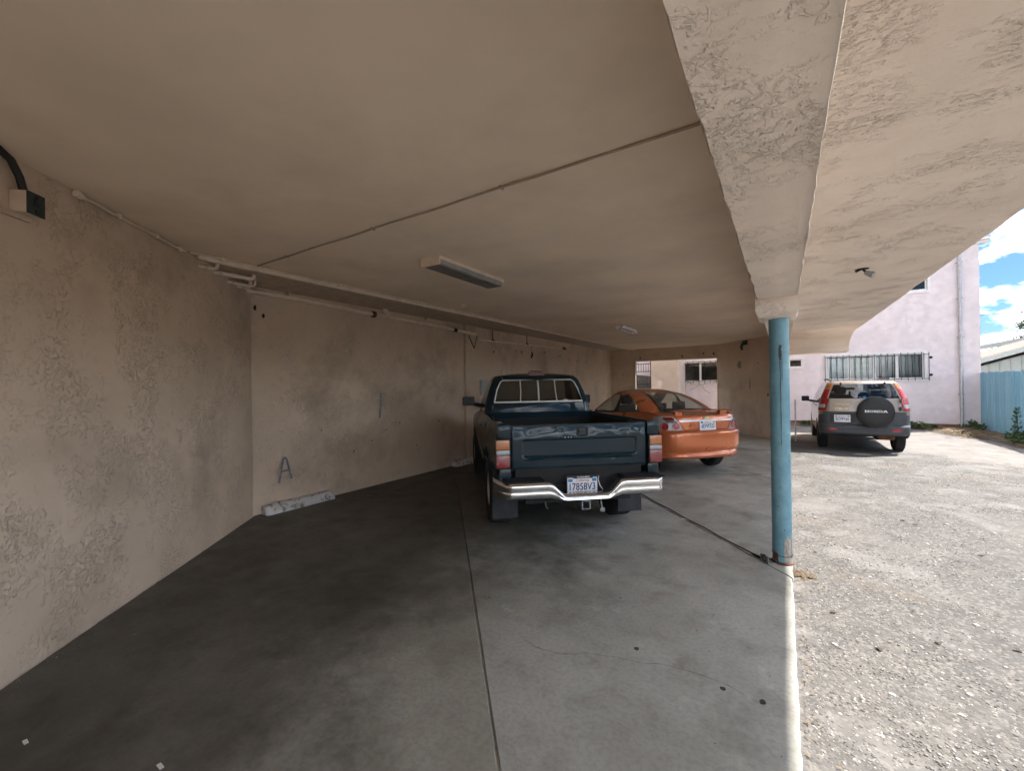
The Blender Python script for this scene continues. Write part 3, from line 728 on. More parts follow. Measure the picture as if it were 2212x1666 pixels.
B().bbox((-.10, -.012, .16), (.10, .012, .30), .004).build('plate', 'navy', bb).rotation_euler = (0, 0, radians(-50))
B().tube([(nr.x*.01, nr.y*.01, .22), (nr.x*.09, nr.y*.09, .20), (nr.x*.12, nr.y*.12, .1), (nr.x*.10, nr.y*.10, 0)], [.03, .035, .045, .03], 10).build('arm', 'navy', bb, smooth=60)

# ------------------------------------------------------------------ wall with holes
def holed(x0, x1, z0, z1, y, th, holes):
    xs = sorted({x0, x1, *[h[0] for h in holes], *[h[1] for h in holes]}); zs = sorted({z0, z1, *[h[2] for h in holes], *[h[3] for h in holes]})
    b = B()
    for i in range(len(xs)-1):
        for j in range(len(zs)-1):
            mx_, mz = (xs[i]+xs[i+1])/2, (zs[j]+zs[j+1])/2
            if any(h[0] < mx_ < h[1] and h[2] < mz < h[3] for h in holes): continue
            b.add([(xs[i], y, zs[j]), (xs[i+1], y, zs[j]), (xs[i+1], y, zs[j+1]), (xs[i], y, zs[j+1])], [(0, 1, 2, 3)])
    for h in holes:
        a, c, d, e = h
        b.add([(a, y, d), (c, y, d), (c, y, e), (a, y, e), (a, y+th, d), (c, y+th, d), (c, y+th, e), (a, y+th, e)], [(0, 4, 5, 1), (1, 5, 6, 2), (2, 6, 7, 3), (3, 7, 4, 0)])
    return b
glass('window_glass', (.72, .76, .76), .03, 1.52)
plain('room_dark', (.03, .032, .035), .9)
plain('curtain_pale', (.42, .46, .46), .9, var=.2)
plain('curtain_brown', (.13, .12, .125), .9)
plain('curtain_tan', (.42, .40, .33), .9, var=.25)
pink = empty('pink_house', (0, 20, 0), 0, 'two storey pale pink stucco house behind the parked suv', 'house')
PY = 0.0
H1 = (1.40, 4.11, 1.64, 2.55); H2 = (-.25, .63, 2.17, 2.51); H3 = (-3.92, -1.5, 1.68, 2.56); H4 = (2.5, 4.22, 4.70, 5.6)
b = holed(-9, 5.46, .10, 6.08, 0, .16, [H1, H2, H3, H4])
b.add([(5.46, 0, .10), (5.46, 9, .10), (5.46, 9, 6.08), (5.46, 0, 6.08)], [(0, 1, 2, 3)])
b.add([(-9, 0, .10), (-9, 9, .10), (-9, 9, 6.08), (-9, 0, 6.08)], [(0, 3, 2, 1)])
b.add([(-9, 9, .10), (5.46, 9, .10), (5.46, 9, 6.08), (-9, 9, 6.08)], [(0, 3, 2, 1)])
b.build('wall', 'pink_stucco', pink, fix=False)
B().box((-8.98, .012, -.3), (5.445, 9, .099)).build('foundation', 'brick_base', pink)
B().prism([(0, 0), (.08, .02), (.08, .06), (.20, .10), (.20, .17), (-.3, .17)], (-9.2, 5.5), 'x').build('tmpc', 'white_trim', pink)
cor = bpy.data.objects['tmpc']; cor.name = 'cornice'
# profile above is in (y,z): mirror outwards (-y) and lift to the wall head
for v in cor.data.vertices: v.co = Vector((v.co.x+(.18 if v.co.x > 0 else 0), -v.co.y, v.co.z+6.05))
B().box((-9.2, -.2, 6.221), (5.68, 9.2, 6.26)).build('roof', 'galv', pink)
def window(h, panes, name='window', depth=.05, fr=.05, outer=.07):
    x0, x1, z0, z1 = h; e = B()
    o = outer
    e.bbox((x0-o, -.035, z0-o), (x1+o, -.001, z0+.01), .006); e.bbox((x0-o, -.035, z1-.01), (x1+o, -.001, z1+o), .006)
    e.bbox((x0-o, -.034, z0+.01), (x0+.01, -.001, z1-.01), .006); e.bbox((x1-.01, -.034, z0+.01), (x1+o, -.001, z1-.01), .006)
    w = e.build('window', 'white_trim', pink)
    n = len(panes); 
    for k, (a, c, cur) in enumerate(panes):
        f = B(); f.box((a, .03, z0+.012), (c, .07, z0+.012+fr)); f.box((a, .03, z1-.012-fr), (c, .07, z1-.012)); f.box((a, .029, z0+.012+fr), (a+fr*.8, .071, z1-.012-fr)); f.box((c-fr*.8, .029, z0+.012+fr), (c, .071, z1-.012-fr))
        f.build('sash', 'white_trim', w)
        B().box((a+fr*.8, .048, z0+.012+fr), (c-fr*.8, .052, z1-.012-fr)).build('pane', 'window_glass', w)
        if cur:
            rows = [[(a+(c-a)*i/24, .12+.018*sin(i*1.9), z0+(z1-z0)*j) for i in range(25)] for j in (0, 1)]
            B().grid(rows).build('curtain', cur, w, smooth=60)
    b2 = B().box((x0-.02, .155, z0-.05), (x1+.02, .40, z1+.05)); b2.build('room', 'room_dark', w)
    return w
w1 = window(H1, [(1.42, 2.06, 'curtain_pale'), (2.06, 2.79, 'curtain_tan'), (2.79, 3.40, None), (3.40, 4.09, 'curtain_brown')])
window(H2, [(-.24, .2, None), (.2, .62, None)], outer=.05, fr=.04)
w3 = window(H3, [(-3.9, -3.05, None), (-3.05, -1.52, None)])
window(H4, [(2.52, 3.36, 'curtain_pale'), (3.36, 4.20, None)])
def grille(w, x0, x1, z0, z1, n, y=-.11, over=.09):
    bar = B().bbox((-.009, -.009, z0-over), (.009, .009, z1+over), .002).build('bar', 'black_metal', w); bar.location = (x0, y, 0)
    for k in range(1, n): inst(bar, w, (x0+(x1-x0)*k/(n-1), y, .015*sin(k*2.2)))
    for z in (z0+.06, z1-.08): B().bbox((x0-.02, y-.004, z-.008), (x1+.02, y+.012, z+.008), .002).build('rail', 'black_metal', w)
    for z in (z0+.06, z1-.08):
        for x in (x0, x1): B().box((x-.008, y+.012, z-.008), (x+.008, -.036 if x0-.3 < x < x1+.3 else 0, z+.008)).build('rail', 'black_metal', w)
grille(w1, 1.34, 4.20, 1.60, 2.57, 17, over=.0)
for z in (1.78, 2.38): B().lathe([(0, -.13), (.035, -.12), (.045, -.10), (.03, -.09), (0, -.09)], 12, 'y', (4.25, 0, z)).build('latch', 'black_metal', w1, smooth=50)
grille(w3, -4.0, -1.5, 1.64, 2.56, 12, over=.02)
# downspout
ds = B(); ds.tube([(4.98, -.075, 6.05), (4.98, -.075, 3.2), (4.985, -.07, .12), (4.99, -.09, .02), (5.02, -.16, -.07)], .048, 12); ds.build('downspout', 'galv', pink, smooth=50)
for z in (1.1, 3.0, 4.3, 5.5): B().box((4.91, -.13, z), (5.05, -.002, z+.03)).build('downspout_strap', 'galv', pink)
# wing wall and gate seen through the carport's end opening
wing = tag(B().bbox((-4.80, 18.6, -.2), (-3.66, 19.98, 6.0), .02).build('wing_wall', 'cream_stucco'), 'rough cream stucco wall seen through the opening beside the barred window', 'wall')
gate = empty('iron_gate', (-5.12, 18.7, -.13), 0, 'black iron gate with vertical bars seen through the end opening', 'gate')
for x in (-.36, .29): B().bbox((x-.025, -.025, 0), (x+.025, .025, 2.75), .004).build('gate_post', 'rust', gate)
for z in (.15, 1.72, 2.28, 2.62): B().bbox((-.335, -.012, z), (.265, .012, z+.03), .003).build('rail', 'black_metal', gate)
bar = B().bbox((-.008, -.008, .18), (.008, .008, 1.95), .002).build('bar', 'black_metal', gate); bar.location = (-.29, 0, 0)
for k in range(1, 6): inst(bar, gate, (-.29+.105*k, 0, 0))
bar = B().bbox((-.008, -.008, 2.30), (.008, .008, 2.62), .002).build('bar', 'black_metal', gate); bar.location = (-.235, 0, 0)
for k in range(1, 5): inst(bar, gate, (-.235+.105*k, 0, 0))
plain('grey_wood', (.13, .12, .11), .9, var=.3)
tag(B().prism([(-9, -.2), (-4.85, -.2), (-4.85, 1.95), (-6.6, 2.15), (-9, 2.4)], (19.4, 19.5), 'y').build('board_fence', 'grey_wood'), 'weathered dark board wall with sloping top behind the iron gate', 'fence')
# dry vine round the barred window
vn = empty('dry_vine', (-3.9, 19.85, 0), 0, 'bare brown vine trailing around the barred window past the sedan', 'vine')
plain('vine_brown', (.14, .10, .07), .9)
rv = random.Random(3); b = B()
for k in range(26):
    x = rv.uniform(-.15, 2.2); z = rv.choice([rv.uniform(2.4, 2.75), rv.uniform(1.3, 1.7), rv.uniform(1.5, 2.7)]); P = []; d = rv.uniform(-.6, .6)
    for i in range(10):
        P.append((x, -.03+.03*sin(i), z)); x += rv.uniform(.02, .12)*(1 if k % 3 else .2); z += d*.05+rv.uniform(-.05, .05)
    b.tube(P, .006, 4)
b.build('stems', 'vine_brown', vn)
tag(B().bbox((.245, 14.15, -.12), (.285, 14.19, 1.12), .004).build('metal_post', 'galv'), 'thin grey metal post beside the storage wall end', 'post')

# ------------------------------------------------------------------ blue fence
def fence_mat():
    n = NB('fence_blue')
    f = n.noise(4, 7, .65, .4, scale3=(1, 2.5, .35))
    c = n.ramp(f, [(.3, (.14, .33, .47)), (.55, (.185, .42, .58)), (.75, (.23, .48, .63))])
    c = n.mix(n.ramp(n.noise(9, 8, .75, .5, scale3=(1, 2.5, .5)), [(.66, 0), (.74, .7)]), c, (.10, .13, .15))
    oi = n.t.nodes.new('ShaderNodeObjectInfo'); c = n.mix(n.math('MULTIPLY', oi.outputs['Random'], .45), c, (.31, .47, .56))
    n.set(col=c, ro=.75, nor=n.bump(n.noise(14, 6, .7, scale3=(1, 3, .2)), .5, .006))
fence_mat()
fe = empty('board_fence', (5.44, 6.0, 0), 0, 'tall blue painted wooden board fence along the right of the lot', 'fence')
bd = B(); bd.bbox((0, 0, 0), (.020, .181, 1.90), .004)
bd = bd.build('board', 'fence_blue', fe)
for k in range(74):
    y = k*.19; o = bd if k == 0 else inst(bd, fe)
    o.location = (.006*sin(k*3.7), y, DRZ(6+y)-.02+.012*sin(k*2.3)+.010*sin(k*5.1)); o.rotation_euler = (0, .004*sin(k*1.9), .006*sin(k*2.7))
for z in (.35, 1.5): B().box((.028, 0, z), (.068, 14.0, z+.09)).build('rail', 'fence_blue', fe)
for k in range(6): B().box((.07, .3+k*2.6, -.3), (.16, .39+k*2.6, 1.72)).build('post', 'fence_blue', fe)

# ------------------------------------------------------------------ neighbouring house
plain('siding_white', (.46, .50, .47), .7, var=.06)
plain('siding_grey', (.30, .33, .33), .8, var=.1); plain('batten_grey', (.40, .42, .40), .8)
plain('shingle_pink', (.30, .195, .165), .9, var=.2, bump=.02, bsc=20)
nh = empty('neighbour_house', (6.2, 26, 0), 0, 'white board and batten house with pinkish low roof beyond the fence', 'house')
def gable(ex, ey, w, zl, pitch, wallm, depth, par):
    zr = zl+pitch*w/2
    b = B().prism([(ex, -.3), (ex+w, -.3), (ex+w, zl-.28), (ex+w/2, zr-.28), (ex, zl-.28)], (ey+.5, ey+depth), 'y'); b.build('wall', wallm, par)
    n = int(w/.32)
    for k in range(n):
        x = ex+.1+k*.32; zt = zl-.30+pitch*(min(x-ex, w-(x-ex)))
        if k < 18: B().box((x, ey+.475, -.2), (x+.045, ey+.499, zt)).build('batten', 'batten_grey', par)
    for s in (0, 1):
        xa, xb_ = (ex-.5, ex+w/2) if s == 0 else (ex+w+.5, ex+w/2)
        za = zl-.5*pitch
        B().prism([(xa, za), (xb_, zr), (xb_, zr+.10), (xa, za+.10)], (ey+.03, ey+depth+.5), 'y').build('roof', 'shingle_pink', par)
        B().prism([(xa, za-.12), (xb_, zr-.12), (xb_, zr+.09), (xa, za+.09)], (ey-.02, ey+.028), 'y').build('fascia', 'siding_white', par)
gable(0.2, 0, 7.5, 2.16, .345, 'siding_white', 5.0, nh)
gable(1.2, 6, 12, 3.02, .20, 'siding_grey', 6, nh)

# ------------------------------------------------------------------ tree and weeds
def leafmat(name, a, b_):
    n = NB(name); oi = n.noise(2.2, 4)
    n.set(col=n.ramp(oi, [(.35, a), (.65, b_)]), ro=.6, spec=.3); n.b.inputs['Subsurface Weight'].default_value = 0
leafmat('pine_leaf', (.035, .055, .022), (.075, .10, .04)); leafmat('weed_leaf', (.04, .085, .025), (.085, .14, .045)); leafmat('weed_dry', (.17, .115, .06), (.29, .21, .12))
plain('bark', (.11, .08, .06), .9, var=.3, bump=.02)
def leaves(b, c, n, rad, size, rnd, flat=.5):
    for _ in range(n):
        v = Vector((rnd.gauss(0, 1), rnd.gauss(0, 1), rnd.gauss(0, 1))).normalized()*rnd.random()**.45
        p_ = Vector(c)+Vector((v.x*rad[0], v.y*rad[1], v.z*rad[2])); d = Vector((rnd.uniform(-1, 1), rnd.uniform(-1, 1), rnd.uniform(-.4, .9))).normalized()
        s = d.cross(Vector((rnd.uniform(-1, 1), rnd.uniform(-1, 1), 1))).normalized(); L_ = size*rnd.uniform(.6, 1.3); w = L_*flat*.5
        b.add([p_, p_+d*L_*.5+s*w, p_+d*L_, p_+d*L_*.5-s*w], [(0, 1, 2, 3)])
tr = empty('conifer_tree', (15.2, 40, -.3), 0, 'dark green conifer rising behind the neighbour roofs', 'tree')
rt = random.Random(11); b = B(); b.tube([(0, 0, 0), (.1, 0, 2.5), (0, .1, 5), (.05, 0, 7.4)], [.28, .22, .14, .04], 10); lv = B()
for k in range(46):
    z = rt.uniform(2.6, 7.0); a = rt.uniform(0, 2*pi); ln = (3.6-(z-2.6)*.55)*rt.uniform(.75, 1.1); q = Vector((cos(a)*ln, sin(a)*ln, rt.uniform(.1, .7)))
    b.tube([(0, 0, z), Vector((0, 0, z))+q*.5+Vector((0, 0, .1)), Vector((0, 0, z))+q], [.06, .04, .012], 5)
    for t in (.45, .65, .82, 1.0): leaves(lv, Vector((0, 0, z))+q*t, 80, (.5, .5, .24), .2, rt, .4)
b.build('trunk', 'bark', tr, smooth=60); lv.build('crown', 'pine_leaf', tr, fix=False)
for k, (z, lab) in enumerate([(6.35, 'upper overhead wire crossing the sky beyond the roofs'), (4.6, 'lower overhead wire crossing the sky just above the roofs')]):
    tag(B().tube([(-30+4*i, 46, z+.0006*(i*4-55)**2) for i in range(28)], .018, 5).build('overhead_wire', 'black_metal'), lab, 'wire')
def weed(x, y, rad, h, n, label, seed, dry=0, tall=0, leaf=.07):
    e = empty('weed', (x, y, DRZ(y)+.03), 0, label, 'weed', 'weeds along the edges of the lot'); rn = random.Random(seed); b = B(); l2 = B()
    for k in range(max(5, n//40)):
        a = rn.uniform(0, 2*pi); r_ = rn.random()**.6*rad; hh = h*rn.uniform(.5, 1)*(1-.4*r_/rad); q = Vector((cos(a)*r_, sin(a)*r_, 0))
        b.tube([q*.4, q*.8+Vector((0, 0, hh*.6)), q+Vector((0, 0, hh))], [.006, .005, .003], 4)
        leaves(l2, q+Vector((0, 0, hh*.75)), 36, (rad*.28, rad*.28, h*.28), leaf, rn, .7)
    if tall:
        b.tube([(0, 0, 0), (.02, 0, tall*.5), (.0, .03, tall)], [.012, .009, .004], 5)
        for z in range(12): leaves(l2, (0, .01, tall*(.2+.8*z/11)), 16, (.10*(1.2-z/11), .10*(1.2-z/11), .06), leaf, rn, .6)
    b.build('stem', 'vine_brown', e); l2.build('leaves', 'weed_dry' if dry else 'weed_leaf', e, fix=False)
weed(3.35, 19.45, .35, .34, 420, 'leafy green weed clump at the house foot just right of the suv', 1)
weed(3.85, 19.5, .30, .28, 320, 'green weed clump at the house foot left of the downspout', 2)
weed(4.25, 19.45, .2, .16, 120, 'low sparse weeds between the clump and the downspout', 3, leaf=.05)
weed(5.15, 19.5, .28, .36, 360, 'dark green weed in the corner where fence meets house', 4)
weed(4.95, 15.9, .35, .35, 380, 'bushy weed with a tall spike in front of the blue fence', 5, tall=.85)
weed(4.95, 14.9, .40, .36, 460, 'broad green weed clump against the blue fence at the right edge', 6)
weed(4.65, 13.9, .30, .16, 200, 'yellowish low weed at the edge of the pavement by the fence', 7, dry=1, leaf=.05)
weed(5.0, 13.3, .40, .40, 420, 'green weeds by the fence nearest the camera', 8)
weed(.75, 19.3, .28, .22, 240, 'small weeds at the house foot left of the suv', 9)
weed(4.55, 17.1, .25, .12, 120, 'thin yellow weed beside the straw pile', 10, dry=1, leaf=.04)
# raked straw and litter in the corner
rs = random.Random(5); b = B()
for k in range(1500):
    x = rs.gauss(4.55, .30); y = rs.gauss(18.3, .75); a = rs.uniform(0, pi); ln = rs.uniform(.06, .26); z = DRZ(y)+.03+abs(rs.gauss(0, .05))*max(0, 1-((x-4.55)/.7)**2)
    if x > 5.35: continue
    d = Vector((cos(a), sin(a), rs.uniform(-.25, .25)))*ln*.5; w = Vector((-sin(a), cos(a), .3))*.005; c = Vector((x, y, z))
    b.add([c-d-w, c+d-w, c+d+w, c-d+w], [(0, 1, 2, 3)])
tag(b.build('straw_litter', 'weed_dry', fix=False), 'raked heap of dry straw and stalks in the corner by the fence', 'straw', kind='stuff')
b = B()
for k in range(260):
    y = rs.choice([rs.uniform(1.2, 4.2), rs.gauss(4.3, .16)]); x = XS+.02+abs(rs.gauss(0, .03 if y < 4 else .10)); a = rs.uniform(0, pi); ln = rs.uniform(.006, .026)
    d = Vector((cos(a), sin(a), rs.uniform(-.2, .2)))*ln*.5; w = Vector((-sin(a), cos(a), .2))*.0022; c = Vector((x, y, DRZ(y)+.013)); b.add([c-d-w, c+d-w, c+d+w, c-d+w], [(0, 1, 2, 3)])
tag(b.build('leaf_litter', 'weed_dry', fix=False), 'dry leaf crumbs gathered along the floor edge by the blue column', 'leaf litter', kind='stuff')
# stones standing proud of the worn paving
def stones():
    rn = np.random.default_rng(4); N = 26000
    u = rn.random(N); yy = 1.2+10.5*u**1.9; xx = .07+rn.random(N)*(yy*.42+.35)
    sz = (.0036+.0062*rn.random(N)**3)*(1+yy*.05); keep = xx < 4.6; xx, yy, sz = xx[keep], yy[keep], sz[keep]; N = len(xx)
    ang = rn.random(N)*6.28; asp = .55+.5*rn.random(N); m = 6
    zz = np.array([DRZ(y)+.010*noise.noise(Vector((x*.9, y*.9, 3)))+.004*noise.noise(Vector((x*4, y*4, 7))) for x, y in zip(xx, yy)])
    V = np.zeros((N, 2*m+1, 3))
    for j in range(m):
        a = 2*pi*j/m; r0 = sz*(.8+.4*rn.random(N)); px_ = r0*cos(a); py_ = r0*sin(a)*asp
        for lay, (k, h) in enumerate(((1.0, -.15), (.72, .35))):
            V[:, lay*m+j, 0] = xx+k*(px_*np.cos(ang)-py_*np.sin(ang)); V[:, lay*m+j, 1] = yy+k*(px_*np.sin(ang)+py_*np.cos(ang)); V[:, lay*m+j, 2] = zz+h*sz*(.6+.5*rn.random(N))
    V[:, 2*m, 0] = xx; V[:, 2*m, 1] = yy; V[:, 2*m, 2] = zz+sz*.42
    fs = []
    base = [(j, (j+1) % m, m+(j+1) % m, m+j) for j in range(m)]; top = [(m+j, m+(j+1) % m, 2*m) for j in range(m)]
    for i in range(N):
        if noise.noise(Vector((xx[i]*1.15, yy[i]*1.15, 11)))+.35*noise.noise(Vector((xx[i]*5, yy[i]*5, 3))) > .12: continue
        o_ = i*(2*m+1); fs += [tuple(q+o_ for q in f) for f in base]; fs += [tuple(q+o_ for q in f) for f in top]
    n = NB('stone_mix'); rndc = n.t.nodes.new('ShaderNodeNewGeometry').outputs['Random Per Island']
    n.set(col=n.ramp(rndc, [(.0, (.075, .07, .07)), (.35, (.16, .15, .145)), (.7, (.25, .23, .21)), (.97, (.46, .44, .41))]), ro=.8)
    o = me_obj('embedded_gravel', V.reshape(-1, 3).tolist(), fs, 'stone_mix')
    tag(o, 'small pale stones worn proud of the driveway paving', 'gravel', kind='stuff')
stones()

# soil and leaf crumbs heaped at the column foot, grit along the wall foot
mound = B(); rows = []
for i in range(9):
    f = i/8; rows.append([(.095+.12*f*cos(2*pi*j/28)*(1+.9*noise.noise(Vector((j*.7, 2, 1)))), 4.34+.07*f*sin(2*pi*j/28)*(1+.9*noise.noise(Vector((j*.7, 5, 1)))), DRZ(4.3)+.006+.012*(1-f*f)+.008*noise.noise(Vector((i, j*.6, 4)))) for j in range(28)])
tag(mound.grid(rows, close=True).build('soil_heap', 'soil', smooth=60), 'brown soil and crumbs heaped at the foot of the blue column', 'soil', kind='stuff')
rg = random.Random(21); b = B()
for k in range(900):
    if k < 420: x = rg.uniform(XA+.1, -1.6); y = on_c1(x)[1]; d = .03+abs(rg.gauss(0, .05)); x += NN.x*d; y += NN.y*d
    elif k < 560: x = XA+.03+abs(rg.gauss(0, .05)); y = rg.uniform(3.9, 9)
    else: x = rg.uniform(-4.5, 0); y = rg.uniform(.8, 6)
    s_ = rg.uniform(.0016, .0045)*(1.6 if rg.random() < .05 else 1); a = rg.uniform(0, 3); c_, n_ = cos(a)*s_, sin(a)*s_
    b.add([(x-c_, y-n_, .001), (x+n_, y-c_, .001), (x+c_, y+n_, .001), (x-n_, y+c_, .001), (x, y, .001+s_*.9)], [(0, 1, 4), (1, 2, 4), (2, 3, 4), (3, 0, 4)])
plain('grit', (.24, .21, .17), .9, var=.6)
tag(b.build('floor_grit', 'grit', fix=False), 'fine grit and dust crumbs scattered on the carport floor', 'grit', kind='stuff')

# larger pale chips and dead leaves lying loose on the driveway
rl = random.Random(31); b = B(); b2 = B()
for k in range(110):
    y = 1.5+11*rl.random()**1.5; x = .15+rl.random()*(.42*y+.4)
    if x > 4.5: continue
    z = DRZ(y)+.010*noise.noise(Vector((x*.9, y*.9, 3)))+.004*noise.noise(Vector((x*4, y*4, 7))); a = rl.uniform(0, 6); r_ = rl.uniform(.008, .022)*(1+y*.06)
    P = [Vector((cos(a+q)*r_*rl.uniform(.6, 1.1), sin(a+q)*r_*rl.uniform(.4, .8), 0)) for q in (0, 1.1, 2.2, 3.2, 4.3, 5.3)]
    if k % 3:
        b.add([p_+Vector((x, y, z-.002)) for p_ in P]+[p_*.75+Vector((x, y, z+r_*.30)) for p_ in P], [tuple(range(6, 12))]+[(i, (i+1) % 6, 6+(i+1) % 6, 6+i) for i in range(6)])
    else:
        b2.add([p_*1.2+Vector((x, y, z+.005+.008*abs(sin(i*1.7)))) for i, p_ in enumerate(P)], [tuple(range(6))])
plain('chip_pale', (.42, .41, .39), .8, var=.2); plain('leaf_dead', (.07, .05, .035), .8, var=.4)
tag(b.build('loose_chips', 'chip_pale', fix=True), 'pale stone chips lying loose on the driveway', 'stone chips', kind='stuff')
tag(b2.build('dead_leaves', 'leaf_dead', fix=False), 'few dark dead leaves scattered on the driveway', 'leaves', kind='stuff')
# ------------------------------------------------------------------ vehicles
def carpaint(name, col, flake=.35, ro=.32, dust=.12, coat=1.0, spec=.5):
    n = NB(name)
    d = n.ramp(n.noise(2.5, 6, .65), [(.4, 0), (.75, dust)])
    c = n.mix(d, col, (.30, .27, .23))
    n.set(col=c, ro=n.ramp(n.noise(3, 5), [(.3, ro*.85), (.7, ro*1.2)]), me=flake, coat=coat, cro=.02, spec=spec)
    n.set(nor=n.bump(n.noise(1.4, 2), .12, .03))
carpaint('paint_teal', (.003, .019, .030), .0, .45, .015, spec=.08, coat=.62)
carpaint('paint_orange', (.60, .15, .042), .35, .30, .06)
carpaint('paint_gold', (.34, .28, .23), .45, .35, .12)
plain('bed_black', (.012, .012, .013), .75, bump=.004)
plain('plastic_grey', (.060, .064, .072), .6, var=.15, bump=.001, bsc=300)
plain('plastic_black', (.014, .014, .015), .45)
plain('vinyl_cover', (.020, .020, .022), .55, bump=.004, bsc=12)
plain('interior', (.035, .035, .037), .85)
plain('seat_cloth', (.10, .10, .10), .9)
plain('tyre', (.018, .018, .018), .85, var=.25, bump=.002, bsc=120)
plain('mudflap_mat', (.035, .037, .042), .8, var=.3)
plain('alloy', (.55, .55, .56), .3, me=.9)
plain('silver_trim', (.80, .80, .80), .35, me=.35, var=.05)
def chrome():
    n = NB('chrome'); n.set(col=(.80, .80, .80), me=1, ro=n.ramp(n.noise(5, 6), [(.4, .05), (.75, .16)]), nor=n.bump(n.noise(3.5, 3), .10, .02))
chrome()
plain('mirror_dark', (.02, .022, .025), .06, me=1)
glass('car_glass', (.72, .76, .74), .015, 1.5)
glass('car_glass_mid', (.45, .48, .48), .015); glass('car_glass_dark', (.20, .21, .21), .015, 1.5)
lens('lens_dark_red', (.085, .008, .006)); lens('lens_red', (.24, .006, .007)); lens('lens_amber', (.46, .13, .012)); lens('lens_clear', (.36, .36, .38)); lens('lens_bright_red', (.40, .018, .016))
plain('plate_white', (.74, .75, .78), .4, var=.04); plain('plate_blue', (.03, .04, .16), .5); plain('plate_red', (.40, .05, .03), .5); plain('sticker_blue', (.04, .22, .50), .5); plain('sticker_gold', (.45, .33, .10), .5)
plain('white_paint', (.82, .82, .82), .5, var=.03); plain('gold_badge', (.72, .60, .33), .3, me=.6)

class Shell:
    """car skin made of plan contours; U runs 0..5 from rear centre round one side to front centre"""
    def __init__(s, yr, yf, w, rr, rf, br, bf, zb, zt, zref, tr=0, tf=0):
        s.yr, s.yf, s.w, s.rr, s.rf, s.br, s.bf, s.zb, s.zt, s.zref, s.tr, s.tf = yr, yf, w, rr, rf, br, bf, zb, zt, zref, tr, tf
    def xy(s, U, z):
        sg = -1 if U < 0 else 1; U = abs(U); yr, yf, w = lerp(s.yr, z), lerp(s.yf, z), lerp(s.w, z); a_, b_ = s.rr; c_, d_ = s.rf
        if U <= 1: x, y = U*(w-a_), yr
        elif U <= 2: t = (U-1)*pi/2; x, y = w-a_+a_*sin(t), yr+b_-b_*cos(t)
        elif U <= 3: x, y = w, yr+b_+(U-2)*(yf-d_-yr-b_)
        elif U <= 4: t = (U-3)*pi/2; x, y = w-c_+c_*cos(t), yf-d_+d_*sin(t)
        else: x, y = (w-c_)*(5-U), yf
        q = (y-yr)/(yf-yr); k = (x/w)**2
        y += s.br*k*(1-q)**2-s.bf*k*q**2; x *= 1-s.tr*(1-q)**5-s.tf*q**5
        return sg*x, y
    def Pz(s, U, z): return Vector((*s.xy(U, z), z))
    def P(s, U, t):
        y = s.xy(U, s.zref)[1]; zb, zt = s.zb(y), s.zt(y)
        return s.Pz(U, zb+(zt-zb)*t)
    def N(s, U, z):
        du = s.Pz(U+.01, z)-s.Pz(U-.01, z); dz = s.Pz(U, z+.004)-s.Pz(U, z-.004); return du.cross(dz).normalized()
    def Ux(s, x, z):
        w = lerp(s.w, z); sg = -1 if x < 0 else 1; x = abs(x); x = x/(1-s.tr)
        a = s.rr[0]
        return sg*(x/(w-a) if x <= w-a else 1+math.asin(min(1, (x-(w-a))/a))/(pi/2))
    def skin(s, ts, name, mat, parent, U0=-5, U1=5, nU=180, sm=38, Us=None):
        Us = Us or [U0+(U1-U0)*i/nU for i in range(nU+1)]
        return B().grid([[s.P(u, t) for u in Us] for t in ts]).build(name, mat, parent, smooth=sm)
    def strip(s, ua, ub, name, mat, parent, t0=0, t1=1, nt=12, nu=12, off=0, sm=50, absz=False, rim=0):
        """patch between the U boundaries ua(t)..ub(t); tables [(t,U)]"""
        rows = []
        for i in range(nt+1):
            t = t0+(t1-t0)*i/nt; a, b_ = lerp(ua, t), lerp(ub, t); r_ = []
            for j in range(nu+1):
                u = a+(b_-a)*j/nu
                if absz: p_ = s.Pz(u, t); z = t
                else: p_ = s.P(u, t); z = p_.z
                if off: p_ = p_+s.N(u, z)*off
                r_.append(p_)
            rows.append(r_)
        b = B().grid(rows)
        if rim:
            edge = rows[0]+[r[-1] for r in rows[1:]]+rows[-1][::-1][1:]+[r[0] for r in rows[::-1]][1:]
            cen = sum(edge, Vector())/len(edge); nn = s.N((lerp(ua, (t0+t1)/2)+lerp(ub, (t0+t1)/2))/2, cen.z)
            b.grid([edge, [e-nn*rim for e in edge]])
        return b.build(name, mat, parent, smooth=sm)
    def rear(s, rows, name, mat, parent, off=.004, nu=16, rim=.012, nz=3, sm=40):
        """patch on the tail given by (z, x0, x1) rows"""
        T = []
        for (z0, a0, b0), (z1, a1, b1) in zip(rows, rows[1:]):
            for k in range(nz): f = k/nz; T.append((z0+(z1-z0)*f, a0+(a1-a0)*f, b0+(b1-b0)*f))
        T.append(rows[-1])
        ua = [(z, s.Ux(a, z)) for z, a, b_ in T]; ub = [(z, s.Ux(b_, z)) for z, a, b_ in T]
        G = []
        for (z, u0), (_, u1) in zip(ua, ub):
            G.append([s.Pz(u0+(u1-u0)*j/nu, z)+s.N(u0+(u1-u0)*j/nu, z)*off for j in range(nu+1)])
        b = B().grid(G)
        if rim:
            edge = G[0]+[r[-1] for r in G[1:]]+G[-1][::-1][1:]+[r[0] for r in G[::-1]][1:]
            nn = s.N((ua[0][1]+ub[0][1])/2, T[len(T)//2][0]); b.grid([edge, [e-nn*rim for e in edge]])
        return b.build(name, mat, parent, smooth=sm)

